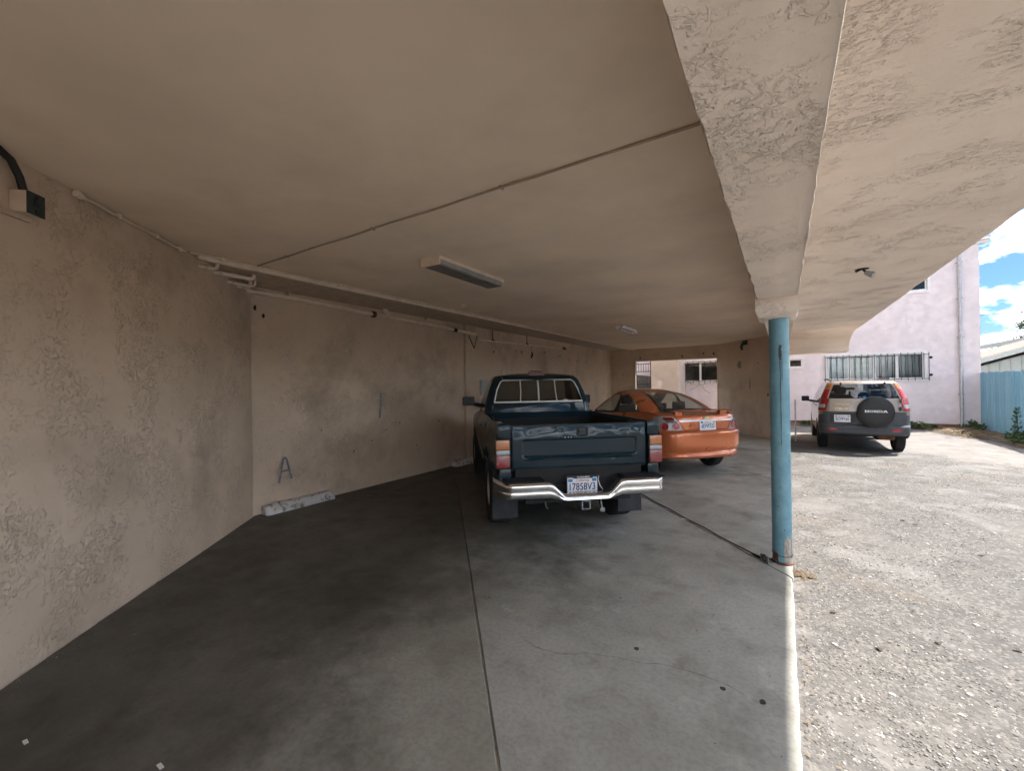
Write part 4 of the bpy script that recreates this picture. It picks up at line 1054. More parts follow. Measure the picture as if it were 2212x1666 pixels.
def ring_deck(sh, gh, name, mat, parent, crown=.02, n=6, nU=160):
    Us = [-5+10*i/nU for i in range(nU+1)]; rows = []
    for k in range(n+1):
        f = k/n; r_ = []
        for u in Us:
            a, b_ = sh.P(u, 1), gh.P(u, 0); p_ = a.lerp(b_, f); p_.z += crown*sin(f*pi/2)*(1-f)*.8; r_.append(p_)
        rows.append(r_)
    return B().grid(rows).build(name, mat, parent, smooth=40)
def roof_cap(gh, name, mat, parent, crown, n=9, nU=120):
    Us = [-5+10*i/nU for i in range(nU+1)]; top = [gh.P(u, 1) for u in Us]; y0 = min(p_.y for p_ in top); y1 = max(p_.y for p_ in top); c = Vector((0, (y0+y1)/2, top[0].z)); rows = []
    for k in range(n+1):
        f = k/n; rows.append([Vector((p_.x*(1-f), c.y+(p_.y-c.y)*(1-f), p_.z+crown*(1-(1-f)**2.4))) for p_ in top])
    return B().grid(rows).build(name, mat, parent, smooth=50)
def wheel(par, x, y, r, w, rim, side, style='steel'):
    e = empty('wheel', (x, y, r), 0, parent=par); h = w/2
    b = B(); b.lathe([(rim*.98, -h*.82), (rim+.02, -h*.95), (r*.80, -h*1.02), (r*.93, -h*.96), (r*.985, -h*.80), (r, -h*.55), (r, h*.55), (r*.985, h*.80), (r*.93, h*.96), (r*.80, h*1.02), (rim+.02, h*.95), (rim*.98, h*.82)], 44, 'x')
    for k in range(44):          # tread blocks
        a = 2*pi*k/44
        for q in (-.55, -.18, .18, .55):
            c0 = Vector((h*q, cos(a)*(r+.003), sin(a)*(r+.003))); T_ = Vector((0, -sin(a), cos(a))); X_ = Vector((1, .0, 0)); nn = Vector((0, cos(a), sin(a)))
            s1 = T_*(pi*r/44*.72)+X_*(.012 if q > 0 else -.012); s2 = X_*(h*.15)
            b.add([c0-s1-s2, c0+s1-s2, c0+s1+s2, c0-s1+s2, c0-s1-s2-nn*.01, c0+s1-s2-nn*.01, c0+s1+s2-nn*.01, c0-s1+s2-nn*.01], [(0,1,2,3),(0,4,5,1),(1,5,6,2),(2,6,7,3),(3,7,4,0)])
    b.build('tyre', 'tyre', e, smooth=40)
    s = side; b = B(); b.lathe([(rim*.98, -s*h*.8), (rim*.9, -s*h*.5), (rim*.9, s*h*.5), (rim, s*h*.86), (rim*.94, s*h*.88), (rim*.86, s*h*.6), (rim*.5, s*h*.45), (rim*.28, s*h*.62), (.001, s*h*.64)], 30, 'x')
    for k in range(6):
        a = 2*pi*k/6; b.tube([(s*h*.55, cos(a)*rim*.25, sin(a)*rim*.25), (s*h*.62, cos(a)*rim*.88, sin(a)*rim*.88)], [rim*.12, rim*.09], 6)
    b.build('rim', 'alloy' if style != 'steel' else 'grey_steel', e, smooth=40)
    return e
def seat(par, x, y, z, w=.5, h=.6, name='seat', mat='seat_cloth', head=True):
    b = B(); b.bbox((x-w/2, y, z), (x+w/2, y+.5, z+.16), .05)
    bm = bmesh.new(); bmesh.ops.create_cube(bm, size=1)
    for v in bm.verts: v.co = Vector((x+v.co.x*w*(.94 if v.co.z > 0 else 1), y-.02+v.co.y*.13-(.10 if v.co.z > 0 else 0), z+.10+(v.co.z+.5)*h))
    bmesh.ops.bevel(bm, geom=bm.edges[:], offset=.05, segments=3, affect='EDGES'); b.bm(bm)
    if head: b.bbox((x-.13, y-.19, z+h+.12), (x+.13, y-.08, z+h+.30), .045).tube([(x-.06, y-.12, z+h), (x-.06, y-.13, z+h+.15)], .008, 6).tube([(x+.06, y-.12, z+h), (x+.06, y-.13, z+h+.15)], .008, 6)
    return b.build(name, mat, par, smooth=45)
def mirror(par, x, y, z, s, mat='plastic_black', ar=.12):
    b = B(); b.bbox((min(x, x+s*.20), y, z-.075), (max(x, x+s*.20), y+.09, z+.075), .03)
    b.tube([(x+s*.02, y+.05, z-.05), (x-s*ar, y+.08, z-.08)], [.03, .035], 8); m_ = b.build('side_mirror', mat, par, smooth=45)
    B().box((min(x+s*.015, x+s*.185), y-.002, z-.06), (max(x+s*.015, x+s*.185), y-.0005, z+.06)).build('mirror_glass', 'mirror_dark', m_)
def plate(par, x, y, z, num, lean=0, frame=None, tabs=('sticker_blue', 'sticker_blue'), numcol='plate_blue'):
    p_ = B().bbox((x-.1525, y, z-.076), (x+.1525, y+.003, z+.076), .001).build('licence_plate', 'plate_white', par)
    text(num, numcol, p_, .262, .072, (x, y-.0008, z-.012), 'plate_number', bold=.012)
    text('California', 'plate_red', p_, .13, .028, (x, y-.0008, z+.050), 'plate_script', ext=.0006, shear=.3)
    for k, s_ in enumerate((-1, 1)): B().box((x+s_*.122-.022, y-.0015, z+.036), (x+s_*.122+.022, y-.0003, z+.066)).build('sticker', tabs[k], p_)
    return p_

# ================================================================== pickup truck
tk = empty('pickup_truck', (-1.655, 3.86, 0), radians(41), 'dark teal pickup truck with chrome bumper parked tail out', 'pickup truck')
BW = .845
# --- bed sides
def bed_zb(y, c=1.06, r=.47, base=.62):
    d = abs(y-c); return max(base, .39+sqrt(r*r-d*d)) if d < r else base
def side(sg):
    b = B(); rows = []; ys = [.10+1.88*i/70 for i in range(71)]
    for y in ys:
        zb = bed_zb(y); r_ = []
        sec = [(BW-.03, zb)]+[(BW-(.03 if z < .72 else .0)+(-.012 if z > 1.12 else 0)-.02*max(0, (z-1.05)/.17)**2, z) for z in [zb+(1.205-zb)*k/12 for k in range(1, 12)]]+[(BW-.035, 1.205), (BW-.045, 1.222), (BW-.095, 1.224), (BW-.105, 1.205), (BW-.105, .80)]
        for x, z in sec:
            arch = max(0, 1-abs(sqrt((y-1.06)**2+(z-.39)**2)-.49)/.06)*.022 if z < 1.0 else 0     # flared wheel-arch lip
            r_.append((sg*(x+arch), y, z))
        rows.append(r_)
    b.grid(rows)
    return b.build('bed_side', 'paint_teal', tk, smooth=35)
for sg in (-1, 1):
    side(sg)
    # corner post
    B().bbox((min(sg*.705, sg*(BW-.012)), .085, 1.09), (max(sg*.705, sg*(BW-.012)), .16, 1.222), .012).build('corner_post', 'paint_teal', tk, smooth=40)
    B().bbox((min(sg*.705, sg*(BW-.02)), .085, .62), (max(sg*.705, sg*(BW-.02)), .16, .797), .012).build('corner_post', 'paint_teal', tk, smooth=40)
    tl = B().bbox((min(sg*.712, sg*(BW+.004)), .070, .80), (max(sg*.712, sg*(BW+.004)), .17, 1.087), .012).build('tail_light', 'plastic_black', tk, smooth=40)
    for nm, m_, z0, z1 in (('amber_lens', 'lens_amber', .985, 1.080), ('clear_lens', 'lens_clear', .935, .982), ('red_lens', 'lens_red', .808, .932)):
        B().bbox((min(sg*.720, sg*(BW+.008)), .062, z0), (max(sg*.720, sg*(BW+.008)), .165, z1), .010).build(nm, m_, tl, smooth=40)
B().box((-.745, .16, .76), (.745, 1.97, .80)).build('bed_floor', 'bed_black', tk)
B().bbox((-.75, 1.93, .80), (.75, 1.975, 1.222), .01).build('bed_headboard', 'paint_teal', tk)
B().bbox((-.735, 1.915, .81), (.735, 1.928, 1.15), .004).build('bed_liner', 'bed_black', tk)
for sg in (-1, 1):
    B().bbox((min(sg*.50, sg*.74), .68, .80), (max(sg*.50, sg*.74), 1.46, 1.02), .05).build('wheel_housing', 'bed_black', tk, smooth=40)
    B().box((min(sg*.728, sg*.738), .2, .80), (max(sg*.728, sg*.738), 1.9, 1.19)).build('bed_liner', 'bed_black', tk)
# --- tailgate
rows = []; NXT = 110; NZT = 56
for j in range(NZT+1):
    z = .785+.43*j/NZT; r_ = []
    for i in range(NXT+1):
        x = -.700+1.40*i/NXT; d = .0
        ed = min(.700-abs(x), z-.785, 1.215-z); d -= .010*max(0, 1-ed/.012)**2
        inx = max(0, min(1, (.60-abs(x))/.035)); inz = max(0, min(1, (z-.895)/.028))*max(0, min(1, (1.078-z)/.028)); sm = lambda q: q*q*(3-2*q)
        d -= .017*sm(inx)*sm(inz)
        if abs(x) < .57: d += .008*max(0, 1-abs(z-.884)/.014)*min(1, (.57-abs(x))/.03)
        hx = abs(x-.018); hz = abs(z-1.140)
        if hx < .052 and hz < .042: d -= .018*min(1, (.052-hx)/.008, (.042-hz)/.008)
        for (cx_, cz_, rr_, am) in ((-.26, 1.20, .03, -.010), (-.19, 1.16, .03, -.006), (.58, 1.12, .07, .003), (.56, 1.02, .06, -.005), (.34, .865, .03, -.012), (-.5, 1.17, .10, -.002), (.25, 1.13, .10, .0015)):
            q = ((x-cx_)**2+((z-cz_)*1.3)**2)/rr_**2
            if q < 1: d += am*(1-q)**2
        d += .0035*noise.noise(Vector((x*3.2, z*6, 2)))+.0015*noise.noise(Vector((x*9, z*12, 7))); d -= .016*((z-1.0)/.215)**2*(1 if z > 1 else .5)
        r_.append((x, .098-d, z))
    rows.append(r_)
b = B().grid(rows); b.box((-.699, .112, .786), (.699, .15, 1.214))
tg = b.build('tailgate', 'paint_teal', tk, smooth=50)
B().bbox((-.028, .098, 1.101), (.064, .112, 1.128), .005).build('handle', 'plastic_black', tg, smooth=40)
B().bbox((-.014, .100, 1.130), (.050, .1135, 1.172), .004).build('handle', 'plastic_black', tg, smooth=40)
for x in (-.16, -.127, -.10): B().box((x, .0955, 1.080), (x+.006, .0975, 1.0905)).build('letter_remnant', 'white_paint', tg)
B().bbox((-.66, .14, .60), (.66, .18, .785), .01).build('rear_valance', 'bed_black', tk)
# --- bumper
rows = []; xs = [-.875, -.872, -.86, -.82]+[-.80+.02*i for i in range(1, 80)]+[.80, .82, .86, .872, .875]
def bz(x):
    k = max(0, min(1, (abs(x)-.20)/.17)); k = k*k*(3-2*k); return .478+.035*k, .548+.125*k
for x in xs:
    lo, hi = bz(x); e = max(0, (abs(x)-.72)/.155); wrap = .30*e**2.2; m_ = (lo+hi)/2; h = hi-lo
    rows.append([(x, .10+wrap, hi-.004), (x, .045+wrap, hi+.0), (x, .018+wrap, hi-.006), (x, .004+wrap, hi-.02), (x, .0+wrap, hi-.035), (x, .004+wrap, m_+.012*(h > .1)), (x, .010+wrap, m_-.004), (x, .004+wrap, m_-.018), (x, .006+wrap, lo+.03), (x, .020+wrap, lo+.008), (x, .05+wrap, lo)])
bp = B().grid([[(x, y-.11, z+.018) for x, y, z in r_] for r_ in rows]).build('bumper', 'chrome', tk, smooth=60)
for sg in (-1, 1): B().bbox((min(sg*.40, sg*.80), -.085, .688), (max(sg*.40, sg*.80), .14, .697), .003).build('step_pad', 'bed_black', bp)
B().bbox((-.40, .13, .50), (.40, .17, .62), .01).build('bumper_bracket', 'bed_black', bp)
pl = plate(tk, -.005, .038, .615, '17858V3')
B().bbox((-.166, .041, .528), (.156, .047, .712), .004).build('plate_frame', 'plastic_black', pl)
B().bbox((-.166, .0335, .528), (.156, .037, .553), .002).build('plate_frame', 'plastic_black', pl)
B().bbox((-.100, .0335, .683), (.156-.055, .037, .712), .002).build('plate_frame', 'plastic_black', pl)
text('PANTERA DMV SERVICES', 'white_paint', pl, .285, .017, (-.005, .0328, .541), 'frame_lettering', ext=.0004, shear=.2, bold=.01)
text('0-233-4532', 'white_paint', pl, .125, .016, (.005, .0328, .697), 'frame_lettering', ext=.0004, bold=.01)
B().tube([(.18, .08, .69), (.165, .06, .66), (.18, .05, .60), (.21, .05, .56)], .0035, 5).build('loose_wire', 'silver_trim', tk, smooth=60)
# --- hitch, flaps, running gear
B().box((-.55, .18, .42), (.55, .26, .50)).build('hitch_bar', 'bed_black', tk)
h_ = B(); h_.box((-.012, .04, .372), (.078, .22, .382)); h_.box((-.012, .04, .450), (.078, .22, .460)); h_.box((-.012, .041, .382), (-.002, .22, .450)); h_.box((.068, .041, .382), (.078, .22, .450)); h_.build('hitch_receiver', 'grey_steel', tk)
B().box((-.06, .10, .378), (.126, .112, .386)).build('chain_loop_plate', 'bed_black', tk)
B().tube([(.20, .10, .47), (.205, .09, .42), (.21, .08, .36)], .008, 6).bbox((.185, .065, .33), (.235, .10, .37), .008).build('trailer_plug', 'grey_steel', tk)
B().tube([(-.36, .14, .44), (-.36, .11, .40), (-.34, .10, .385)], .008, 6).build('spare_winch', 'grey_steel', tk)
for sg in (-1, 1):
    B().bbox((min(sg*.57, sg*.85), .555, .17), (max(sg*.57, sg*.85), .563, .66), .02).build('mud_flap', 'mudflap_mat', tk)
    wheel(tk, sg*.725, 1.06, .385, .27, .20, sg, 'alloy'); wheel(tk, sg*.725, 3.90, .385, .27, .20, sg, 'alloy')
    B().tube([(sg*.80, .62, .385+.02), (sg*.80, .70, .70), (sg*.80, 1.06, .87), (sg*.80, 1.42, .70), (sg*.80, 1.52, .42)], .02, 6).build('arch_liner', 'bed_black', tk)
B().box((-.62, .60, .47), (.62, 1.93, .755)).box((-.5, 1.93, .30), (.5, 4.2, .52)).build('chassis', 'bed_black', tk)
B().tube([(-.6, 1.06, .385), (.6, 1.06, .385)], .06, 10).lathe([(0, -.14), (.10, -.10), (.13, 0), (.10, .10), (0, .14)], 14, 'y', (.05, 1.06, .385)).build('rear_axle', 'bed_black', tk, smooth=50)
# --- cab
def cab_zb(y):
    d = abs(y-3.90); return max(.46, .39+sqrt(.47**2-d*d)) if d < .47 else .46
cab_zt = lambda y: lerp([(2.0, 1.22), (3.25, 1.20), (3.5, 1.16), (4.3, 1.08), (4.6, .98)], y)
cs = Shell([(.4, 2.0), (1.3, 2.0)], [(.4, 4.58), (.6, 4.62), (.9, 4.60), (1.2, 4.50)], [(.4, .79), (.6, .83), (.95, .845), (1.22, .80)], (.06, .06), (.18, .16), 0, .10, cab_zb, cab_zt, .8)
ts = [0, .06, .15, .3, .45, .6, .75, .88, .96, 1]
Us = [-5+i*.1 for i in range(20)]+[-3+i/60 for i in range(61)][:-1]+[-2+i*.1 for i in range(40)]+[2+i/60 for i in range(60)]+[3+i*.1 for i in range(21)]
cs.skin(ts, 'cab_body', 'paint_teal', tk, Us=Us)
cg = Shell([(1.2, 2.03), (1.36, 2.05), (1.70, 2.16), (1.76, 2.24)], [(1.2, 3.42), (1.45, 3.22), (1.70, 2.98), (1.76, 2.85)], [(1.2, .795), (1.36, .775), (1.55, .715), (1.70, .655), (1.765, .60)], (.10, .10), (.22, .22), .03, .08, lambda y: cab_zt(y), lambda y: 1.755, 1.4)
ring_deck(cs, cg, 'hood', 'paint_teal', tk, .03)
roof_cap(cg, 'roof', 'paint_teal', tk, .045)
zt_ = lambda z: (z-1.22)/(1.755-1.22)
# rear wall of the cab around the window, pillars and side glass
wz0, wz1 = 1.372, 1.69; WX = [(1.372, .655), (1.56, .605), (1.66, .555), (1.69, .515)]
cg.rear([(1.225, -.70, .70), (1.372, -.655, .655)], 'cab_back', 'paint_teal', tk, 0, 20, 0)
cg.rear([(1.69, -.515, .515), (1.755, -.515, .515)], 'cab_back', 'paint_teal', tk, 0, 20, 0)
for sg in (-1, 1):
    ua = [(zt_(z), sg*abs(cg.Ux(x, z))) for z, x in [(1.22, .70)]+WX+[(1.755, .515)]]; ub = [(t, sg*2.10) for t in (0, 1)]
    cg.strip(ua, ub, 'cab_pillar', 'paint_teal', tk, 0, 1, 20, 10)
    k = lambda a, b_: ([(0, sg*a), (1, sg*a)], [(0, sg*b_), (1, sg*b_)])
    cg.strip(*k(2.10, 2.42), 'quarter_glass', 'car_glass_dark', tk, .08, .88); cg.strip(*k(2.47, 2.98), 'door_glass', 'car_glass_dark', tk, .08, .88)
    for a, b_, t0, t1 in ((2.42, 2.47, .08, .88), (2.10, 3.05, 0, .08), (2.10, 3.05, .88, 1), (2.98, 3.05, .08, .88)): cg.strip(*k(a, b_), 'cab_pillar', 'paint_teal', tk, t0, t1, 4, 10)
    cg.strip(*k(3.05, 3.5), 'windscreen_pillar', 'paint_teal', tk, 0, 1)
    mirror(tk, sg*.885, 2.95, 1.37, sg)
    B().bbox((min(sg*.847, sg*.855), 2.22, 1.02), (max(sg*.847, sg*.855), 2.38, 1.055), .004).build('door_handle', 'plastic_black', tk)
cg.strip([(0, -3.5), (1, -3.5)], [(0, -5), (1, -5)], 'windscreen', 'car_glass', tk); cg.strip([(0, 3.5), (1, 3.5)], [(0, 5), (1, 5)], 'windscreen', 'car_glass', tk)
def cgp(x, z, off): u = cg.Ux(x, z); return cg.Pz(u, z)+cg.N(u, z)*off
rw_ = cg.rear([(z, -x, x) for z, x in WX], 'rear_window', 'car_glass_dark', tk, -.002, 20, 0)
edge = [cgp(-x, z, .004) for z, x in WX]+[cgp(x, z, .004) for z, x in WX[::-1]]
edge += [edge[0]]
B().tube(edge, .011, 6).build('window_frame', 'silver_trim', rw_, smooth=60)
B().tube([cgp(-.655+1.31*i/12, 1.372, .006) for i in range(13)], .014, 6).build('window_frame', 'silver_trim', rw_, smooth=60)
for x0, x1 in ((-.275, -.262), (-.005, -.0), (.268, .256)):
    B().tube([cgp(x0, 1.375, .004), cgp(x1, 1.53, .004), cgp(x1, 1.685, .004)], .009 if abs(x0) > .1 else .013, 6).build('window_bar', 'silver_trim', rw_, smooth=60)
lampb = B(); rows = []
for i in range(17):
    x = -.13+.26*i/16; k = sqrt(max(0, 1-((abs(x)-.06)/.07)**2)) if abs(x) > .06 else 1
    rows.append([(x, 2.22, 1.755), (x, 2.225, 1.775+.045*k), (x, 2.25, 1.78+.055*k), (x, 2.36, 1.785+.03*k), (x, 2.42, 1.77)])
lampb.grid(rows).build('brake_lamp', 'lens_dark_red', tk, smooth=50)
seat(tk, -.36, 2.50, .78, .58, .52, mat='interior', head=False); seat(tk, .36, 2.50, .78, .58, .52, mat='interior', head=False)
B().bbox((-.72, 3.05, .85), (.72, 3.4, 1.17), .05).build('dashboard', 'interior', tk)
B().box((-.74, 2.06, .55), (.74, 3.3, .75)).build('cab_floor', 'interior', tk)
B().tube([(-.36+.18*cos(t), 2.98-.05*sin(t), 1.12+.16*sin(t)) for t in [2*pi*i/20 for i in range(21)]], .014, 6).build('steering_wheel', 'plastic_black', tk, smooth=60)
B().box((.36, 2.07, 1.385), (.43, 2.10, 1.40)).build('paper', 'white_paint', tk)
# front end
B().bbox((-.80, 4.50, .50), (.80, 4.66, .68), .04).build('front_bumper', 'chrome', tk, smooth=40)
for sg in (-1, 1): B().bbox((min(sg*.45, sg*.72), 4.54, .76), (max(sg*.45, sg*.72), 4.625, .92), .01).build('headlight', 'lens_clear', tk)
B().bbox((-.43, 4.56, .76), (.43, 4.628, .92), .01).build('grille', 'plastic_black', tk)

# ================================================================== orange sedan
av = empty('sedan', (-1.06, 7.93, 0), radians(48), 'orange sedan with boot spoiler parked between the pickup and the storage wall', 'car')
def arch(y, base, cs_, r, zc):
    for c in cs_:
        d = abs(y-c)
        if d < r: return max(base, zc+sqrt(r*r-d*d))
    return base
a_zb = lambda y: arch(y, .24 if y > .35 else .32, (.90, 3.38), .345, .29)
a_zt = lambda y: lerp([(0, 1.045), (.10, 1.06), (.45, 1.09), (.9, 1.085), (1.5, 1.04), (2.6, .98), (3.15, .95), (3.5, .90), (4.0, .78), (4.3, .66)], y)
asx = Shell([(.22, .10), (.32, .045), (.36, .012), (.40, .022), (.43, .045), (.455, .030), (.51, .010), (.66, .0), (.755, .004), (.78, .022), (.792, .075), (.80, .085), (.94, .088), (1.00, .093), (1.03, .105), (1.05, .13), (1.10, .15)],
            [(.2, 4.20), (.4, 4.28), (.7, 4.22), (1.0, 4.0)], [(.2, .77), (.34, .825), (.55, .853), (.80, .852), (.95, .835), (1.05, .80), (1.1, .785)], (.36, .30), (.45, .40), .085, .22, a_zb, a_zt, .6, .015, .02)
zs = [.32, .34, .36, .38, .40, .415, .43, .445, .455, .48, .51, .56, .62, .68, .73, .755, .77, .782, .79, .80, .83, .88, .92, .96, 1.0, 1.02, 1.035, 1.045]
ts = [(z-.32)/(1.045-.32) for z in zs]
Us = [-5+i*.1 for i in range(20)]+[-3+i/60 for i in range(60)]+[-2+i/24 for i in range(96)]+[2+i/60 for i in range(60)]+[3+i*.1 for i in range(21)]
asx.skin(ts, 'body', 'paint_orange', av, Us=Us, sm=32)
agx = Shell([(.95, .58), (1.08, .60), (1.18, .76), (1.32, 1.06), (1.41, 1.34), (1.46, 1.62)], [(.9, 3.42), (1.0, 3.25), (1.25, 2.82), (1.46, 2.40)], [(.9, .80), (1.08, .785), (1.25, .715), (1.38, .645), (1.46, .57)], (.30, .22), (.35, .30), .13, .22, lambda y: a_zt(y)+.012, lambda y: 1.455, 1.2)
ring_deck(asx, agx, 'deck', 'paint_orange', av, .03)
roof_cap(agx, 'roof', 'paint_orange', av, .055)
agx.strip([(0, -1.02), (1, -1.02)], [(0, 1.02), (1, 1.02)], 'rear_window', 'car_glass', av, .04, .93, 14, 30)
agx.strip([(0, -1.02), (1, -1.02)], [(0, 1.02), (1, 1.02)], 'roof_edge', 'paint_orange', av, .93, 1.0, 3, 30); agx.strip([(0, -1.02), (1, -1.02)], [(0, 1.02), (1, 1.02)], 'window_base', 'plastic_black', av, 0, .04, 2, 30)
for sg in (-1, 1):
    k = lambda a, b_, c=None, d=None: ([(0, sg*a), (1, sg*(c or a))], [(0, sg*b_), (1, sg*(d or b_))])
    agx.strip(*k(1.02, 1.09), 'rear_window_seal', 'plastic_black', av, 0, 1, 12, 3)
    agx.strip(*k(1.09, 1.97, 1.09, 1.82), 'pillar', 'paint_orange', av, 0, 1, 14, 14)
    agx.strip(*k(1.97, 2.48, 1.82, 2.42), 'door_glass', 'car_glass', av, .07, .86); agx.strip(*k(2.56, 2.99, 2.52, 2.99), 'door_glass', 'car_glass', av, .07, .86)
    agx.strip(*k(2.48, 2.56, 2.42, 2.52), 'pillar', 'plastic_black', av, .07, .86)
    for t0, t1, m_ in ((0, .07, 'plastic_black'), (.86, 1, 'paint_orange')): agx.strip(*k(1.97, 3.02, 1.82, 3.02), 'pillar', m_, av, t0, t1, 4, 16)
    agx.strip(*k(2.99, 3.02), 'pillar', 'plastic_black', av, .07, .86, 6, 3)
    agx.strip(*k(3.02, 3.55), 'pillar', 'paint_orange', av, 0, 1)
    agx.strip(*k(3.55, 5), 'windscreen', 'car_glass', av, 0, 1)
    mirror(av, sg*.92, 2.78, 1.08, sg, 'paint_orange', .10)
    for y in (1.55, 2.55): B().bbox((min(sg*.848, sg*.872), y, .90), (max(sg*.848, sg*.872), y+.16, .935), .008).build('door_handle', 'paint_orange', av, smooth=40)
    # tail lamps : outline follows the boot shut-line
    X = lambda z, a, b_: (z, min(sg*a, sg*b_), max(sg*a, sg*b_))
    tl = asx.rear([X(.805, .475, .90), X(.86, .50, .90), X(.93, .535, .88), X(.99, .570, .84), X(1.035, .60, .78)], 'tail_light', 'lens_clear', av, .006, 20, .03)
    for a, z, r_ in ((.58, .872, .052), (.735, .868, .058)):
        u = asx.Ux(sg*a, z); c = asx.Pz(u, z); nn = asx.N(u, z); 
        e1 = nn.cross(Vector((0, 0, 1))).normalized(); e2 = e1.cross(nn); b = B(); rows = []
        for rad, o_ in ((r_*1.15, .007), (r_*1.12, .013), (r_*.9, .014), (r_*.86, .011), (r_*.55, .013), (.001, .016)): rows.append([c+nn*o_+(e1*cos(q)+e2*sin(q))*rad for q in [2*pi*i/24 for i in range(24)]])
        b.grid(rows, close=True).build('red_lamp', 'lens_bright_red', tl, smooth=60)
    asx.rear([X(.965, .60, .72), X(1.0, .605, .74), X(1.022, .625, .73)], 'red_reflector', 'lens_red', tl, .010, 8, .004)
    asx.rear([X(.935, .56, .70), X(.958, .565, .72)], 'dark_bezel', 'plastic_grey', tl, .009, 8, .003)
    asx.rear([X(.835, .86, .92), X(.89, .855, .92)], 'red_reflector', 'lens_red', tl, .010, 6, .004)
    wheel(av, sg*.735, .90, .30-.0, .185, .185, sg); wheel(av, sg*.735, 3.38, .30, .185, .185, sg)
# boot lid panel with plate recess
asx.rear([(.802, -.42, .42), (.83, -.455, .455), (.90, -.50, .50), (.97, -.535, .535), (1.035, -.575, .575)], 'boot_lid', 'paint_orange', av, .006, 40, .02)
asx.rear([(.83, -.30, .30), (.845, -.315, .315), (.928, -.33, .33)], 'plate_recess', 'paint_orange', av, .0085, 30, .004)
sl = [(-.575, 1.036), (-.535, .97), (-.50, .90), (-.455, .83), (-.42, .802)]
sl = sl+[(-.42+.84*i/12, .800) for i in range(1, 12)]+[(-x, z) for x, z in sl[::-1]]
B().tube([asx.Pz(asx.Ux(x, z), z)+asx.N(asx.Ux(x, z), z)*.006 for x, z in sl], .005, 5).build('shut_line', 'dark_hole', av)
pts = [asx.Pz(asx.Ux(x, z), z)+asx.N(asx.Ux(x, z), z)*.010 for x, z in [(-.33, .935), (-.305, .845), (-.29, .832)]+[(-.29+.58*i/10, .830) for i in range(1, 10)]+[(.29, .832), (.305, .845), (.33, .935)]]
B().tube(pts, .006, 6).build('recess_edge', 'paint_orange', av, smooth=60)
asx.rear([(.948, -.525, .525), (.955, -.528, .528), (.968, -.533, .533), (.974, -.536, .536)], 'chrome_strip', 'silver_trim', av, .016, 40, .012)
# spoiler
rows = []
for i in range(33):
    x = -.66+1.32*i/32; q = abs(x)/.66; y = .09+.13*q**2.2; z = 1.140-.030*q**4; t = .011*(1-q**6)+.003
    rows.append([(x, y, z+.004), (x, y-.012, z), (x, y, z-t), (x, y+.10, z-t-.008), (x, y+.155, z-.004), (x, y+.10, z+.010), (x, y, z+.004)])
B().grid(rows).build('spoiler', 'paint_orange', av, smooth=50)
for x in (-.46, .46): B().bbox((x-.07, .22, 1.05), (x+.07, .30, 1.115), .012).build('spoiler_foot', 'paint_orange', av, smooth=40)
pl = plate(av, 0, 0, 0, '6EWF522', tabs=('sticker_blue', 'sticker_gold')); pl.location = (0, .062, .882); pl.rotation_euler = (radians(-3), 0, 0)
B().bbox((-.163, .0035, -.085), (.163, .007, .085), .004).build('plate_frame', 'silver_trim', pl)
# badge: wide cross-shaped emblem, and the model lettering
em = [(-.075, -.016), (-.068, .016), (-.030, .016), (-.026, .030), (.034, .030), (.030, .016), (.075, .016), (.068, -.016), (.030, -.016), (.026, -.030), (-.034, -.030), (-.030, -.016)]
yb_ = asx.Pz(0, 1.0).y
B().prism([(x*1.0, z+1.000) for x, z in em], (yb_-.022, yb_-.004), 'y').build('emblem', 'gold_badge', av, bev=.002)
text('AVEO LS', 'silver_trim', av, .15, .026, (-.40, asx.Pz(asx.Ux(-.40, .992), .992).y-.009, .990), 'model_lettering', rz=radians(-8), bold=.01)
for sg in (-1, 1): seat(av, sg*.36, 2.25, .52, .48, .54)
seat(av, -.36, 1.46, .55, .50, .40, 'rear_seat'); seat(av, .36, 1.46, .55, .50, .40, 'rear_seat')
B().box((-.68, .62, .97), (.68, 1.12, 1.00)).build('parcel_shelf', 'interior', av)
B().box((-.70, .8, .40), (.70, 3.2, .52)).bbox((-.70, 2.75, .7), (.70, 3.2, .97), .05).build('cabin_floor', 'interior', av)
B().box((-.70, .45, .26), (.70, 3.8, .36)).build('underbody', 'bed_black', av)
B().bbox((-.10, 2.62, 1.30), (.10, 2.65, 1.36), .015).tube([(0, 2.63, 1.33), (0, 2.66, 1.42)], .008, 6).build('mirror', 'plastic_black', av)
B().prism([(-.03, 1.13), (.03, 1.13), (.02, 1.16), (.035, 1.17), (.01, 1.22), (0, 1.29), (-.01, 1.22), (-.035, 1.17), (-.02, 1.16)], (2.60, 2.604), 'y').build('air_freshener', 'dark_green', av)

# ================================================================== tan suv
sv = empty('suv', (1.53, 12.40, -.050), radians(0), 'tan suv with grey lower cladding and covered spare wheel on the tailgate', 'car')
s_zb = lambda y: arch(y, .34 if y > .25 else .42, (.93, 3.55), .40, .34)
s_zt = lambda y: lerp([(0, 1.245), (.5, 1.22), (2.8, 1.12), (3.3, 1.08), (4.0, .98), (4.4, .85)], y)
ss = Shell([(.36, .09), (.42, .03), (.46, .0), (.60, .0), (.635, .02), (.645, .055), (.66, .06), (.95, .065), (1.0, .07), (1.26, .10)], [(.3, 4.36), (.6, 4.44), (.9, 4.38), (1.2, 4.2)], [(.34, .84), (.42, .875), (.62, .89), (.95, .888), (1.10, .872), (1.25, .84)], (.22, .20), (.4, .36), .05, .18, s_zb, s_zt, .7, .0, .02)
zs = [.42, .44, .46, .52, .58, .60, .62, .635, .645, .66, .72, .80, .88, .94, .95, 1.0, 1.1, 1.18, 1.245]
body = ss.skin([(z-.42)/(1.245-.42) for z in zs], 'body', ['paint_gold', 'plastic_grey'], sv, Us=Us, sm=32)
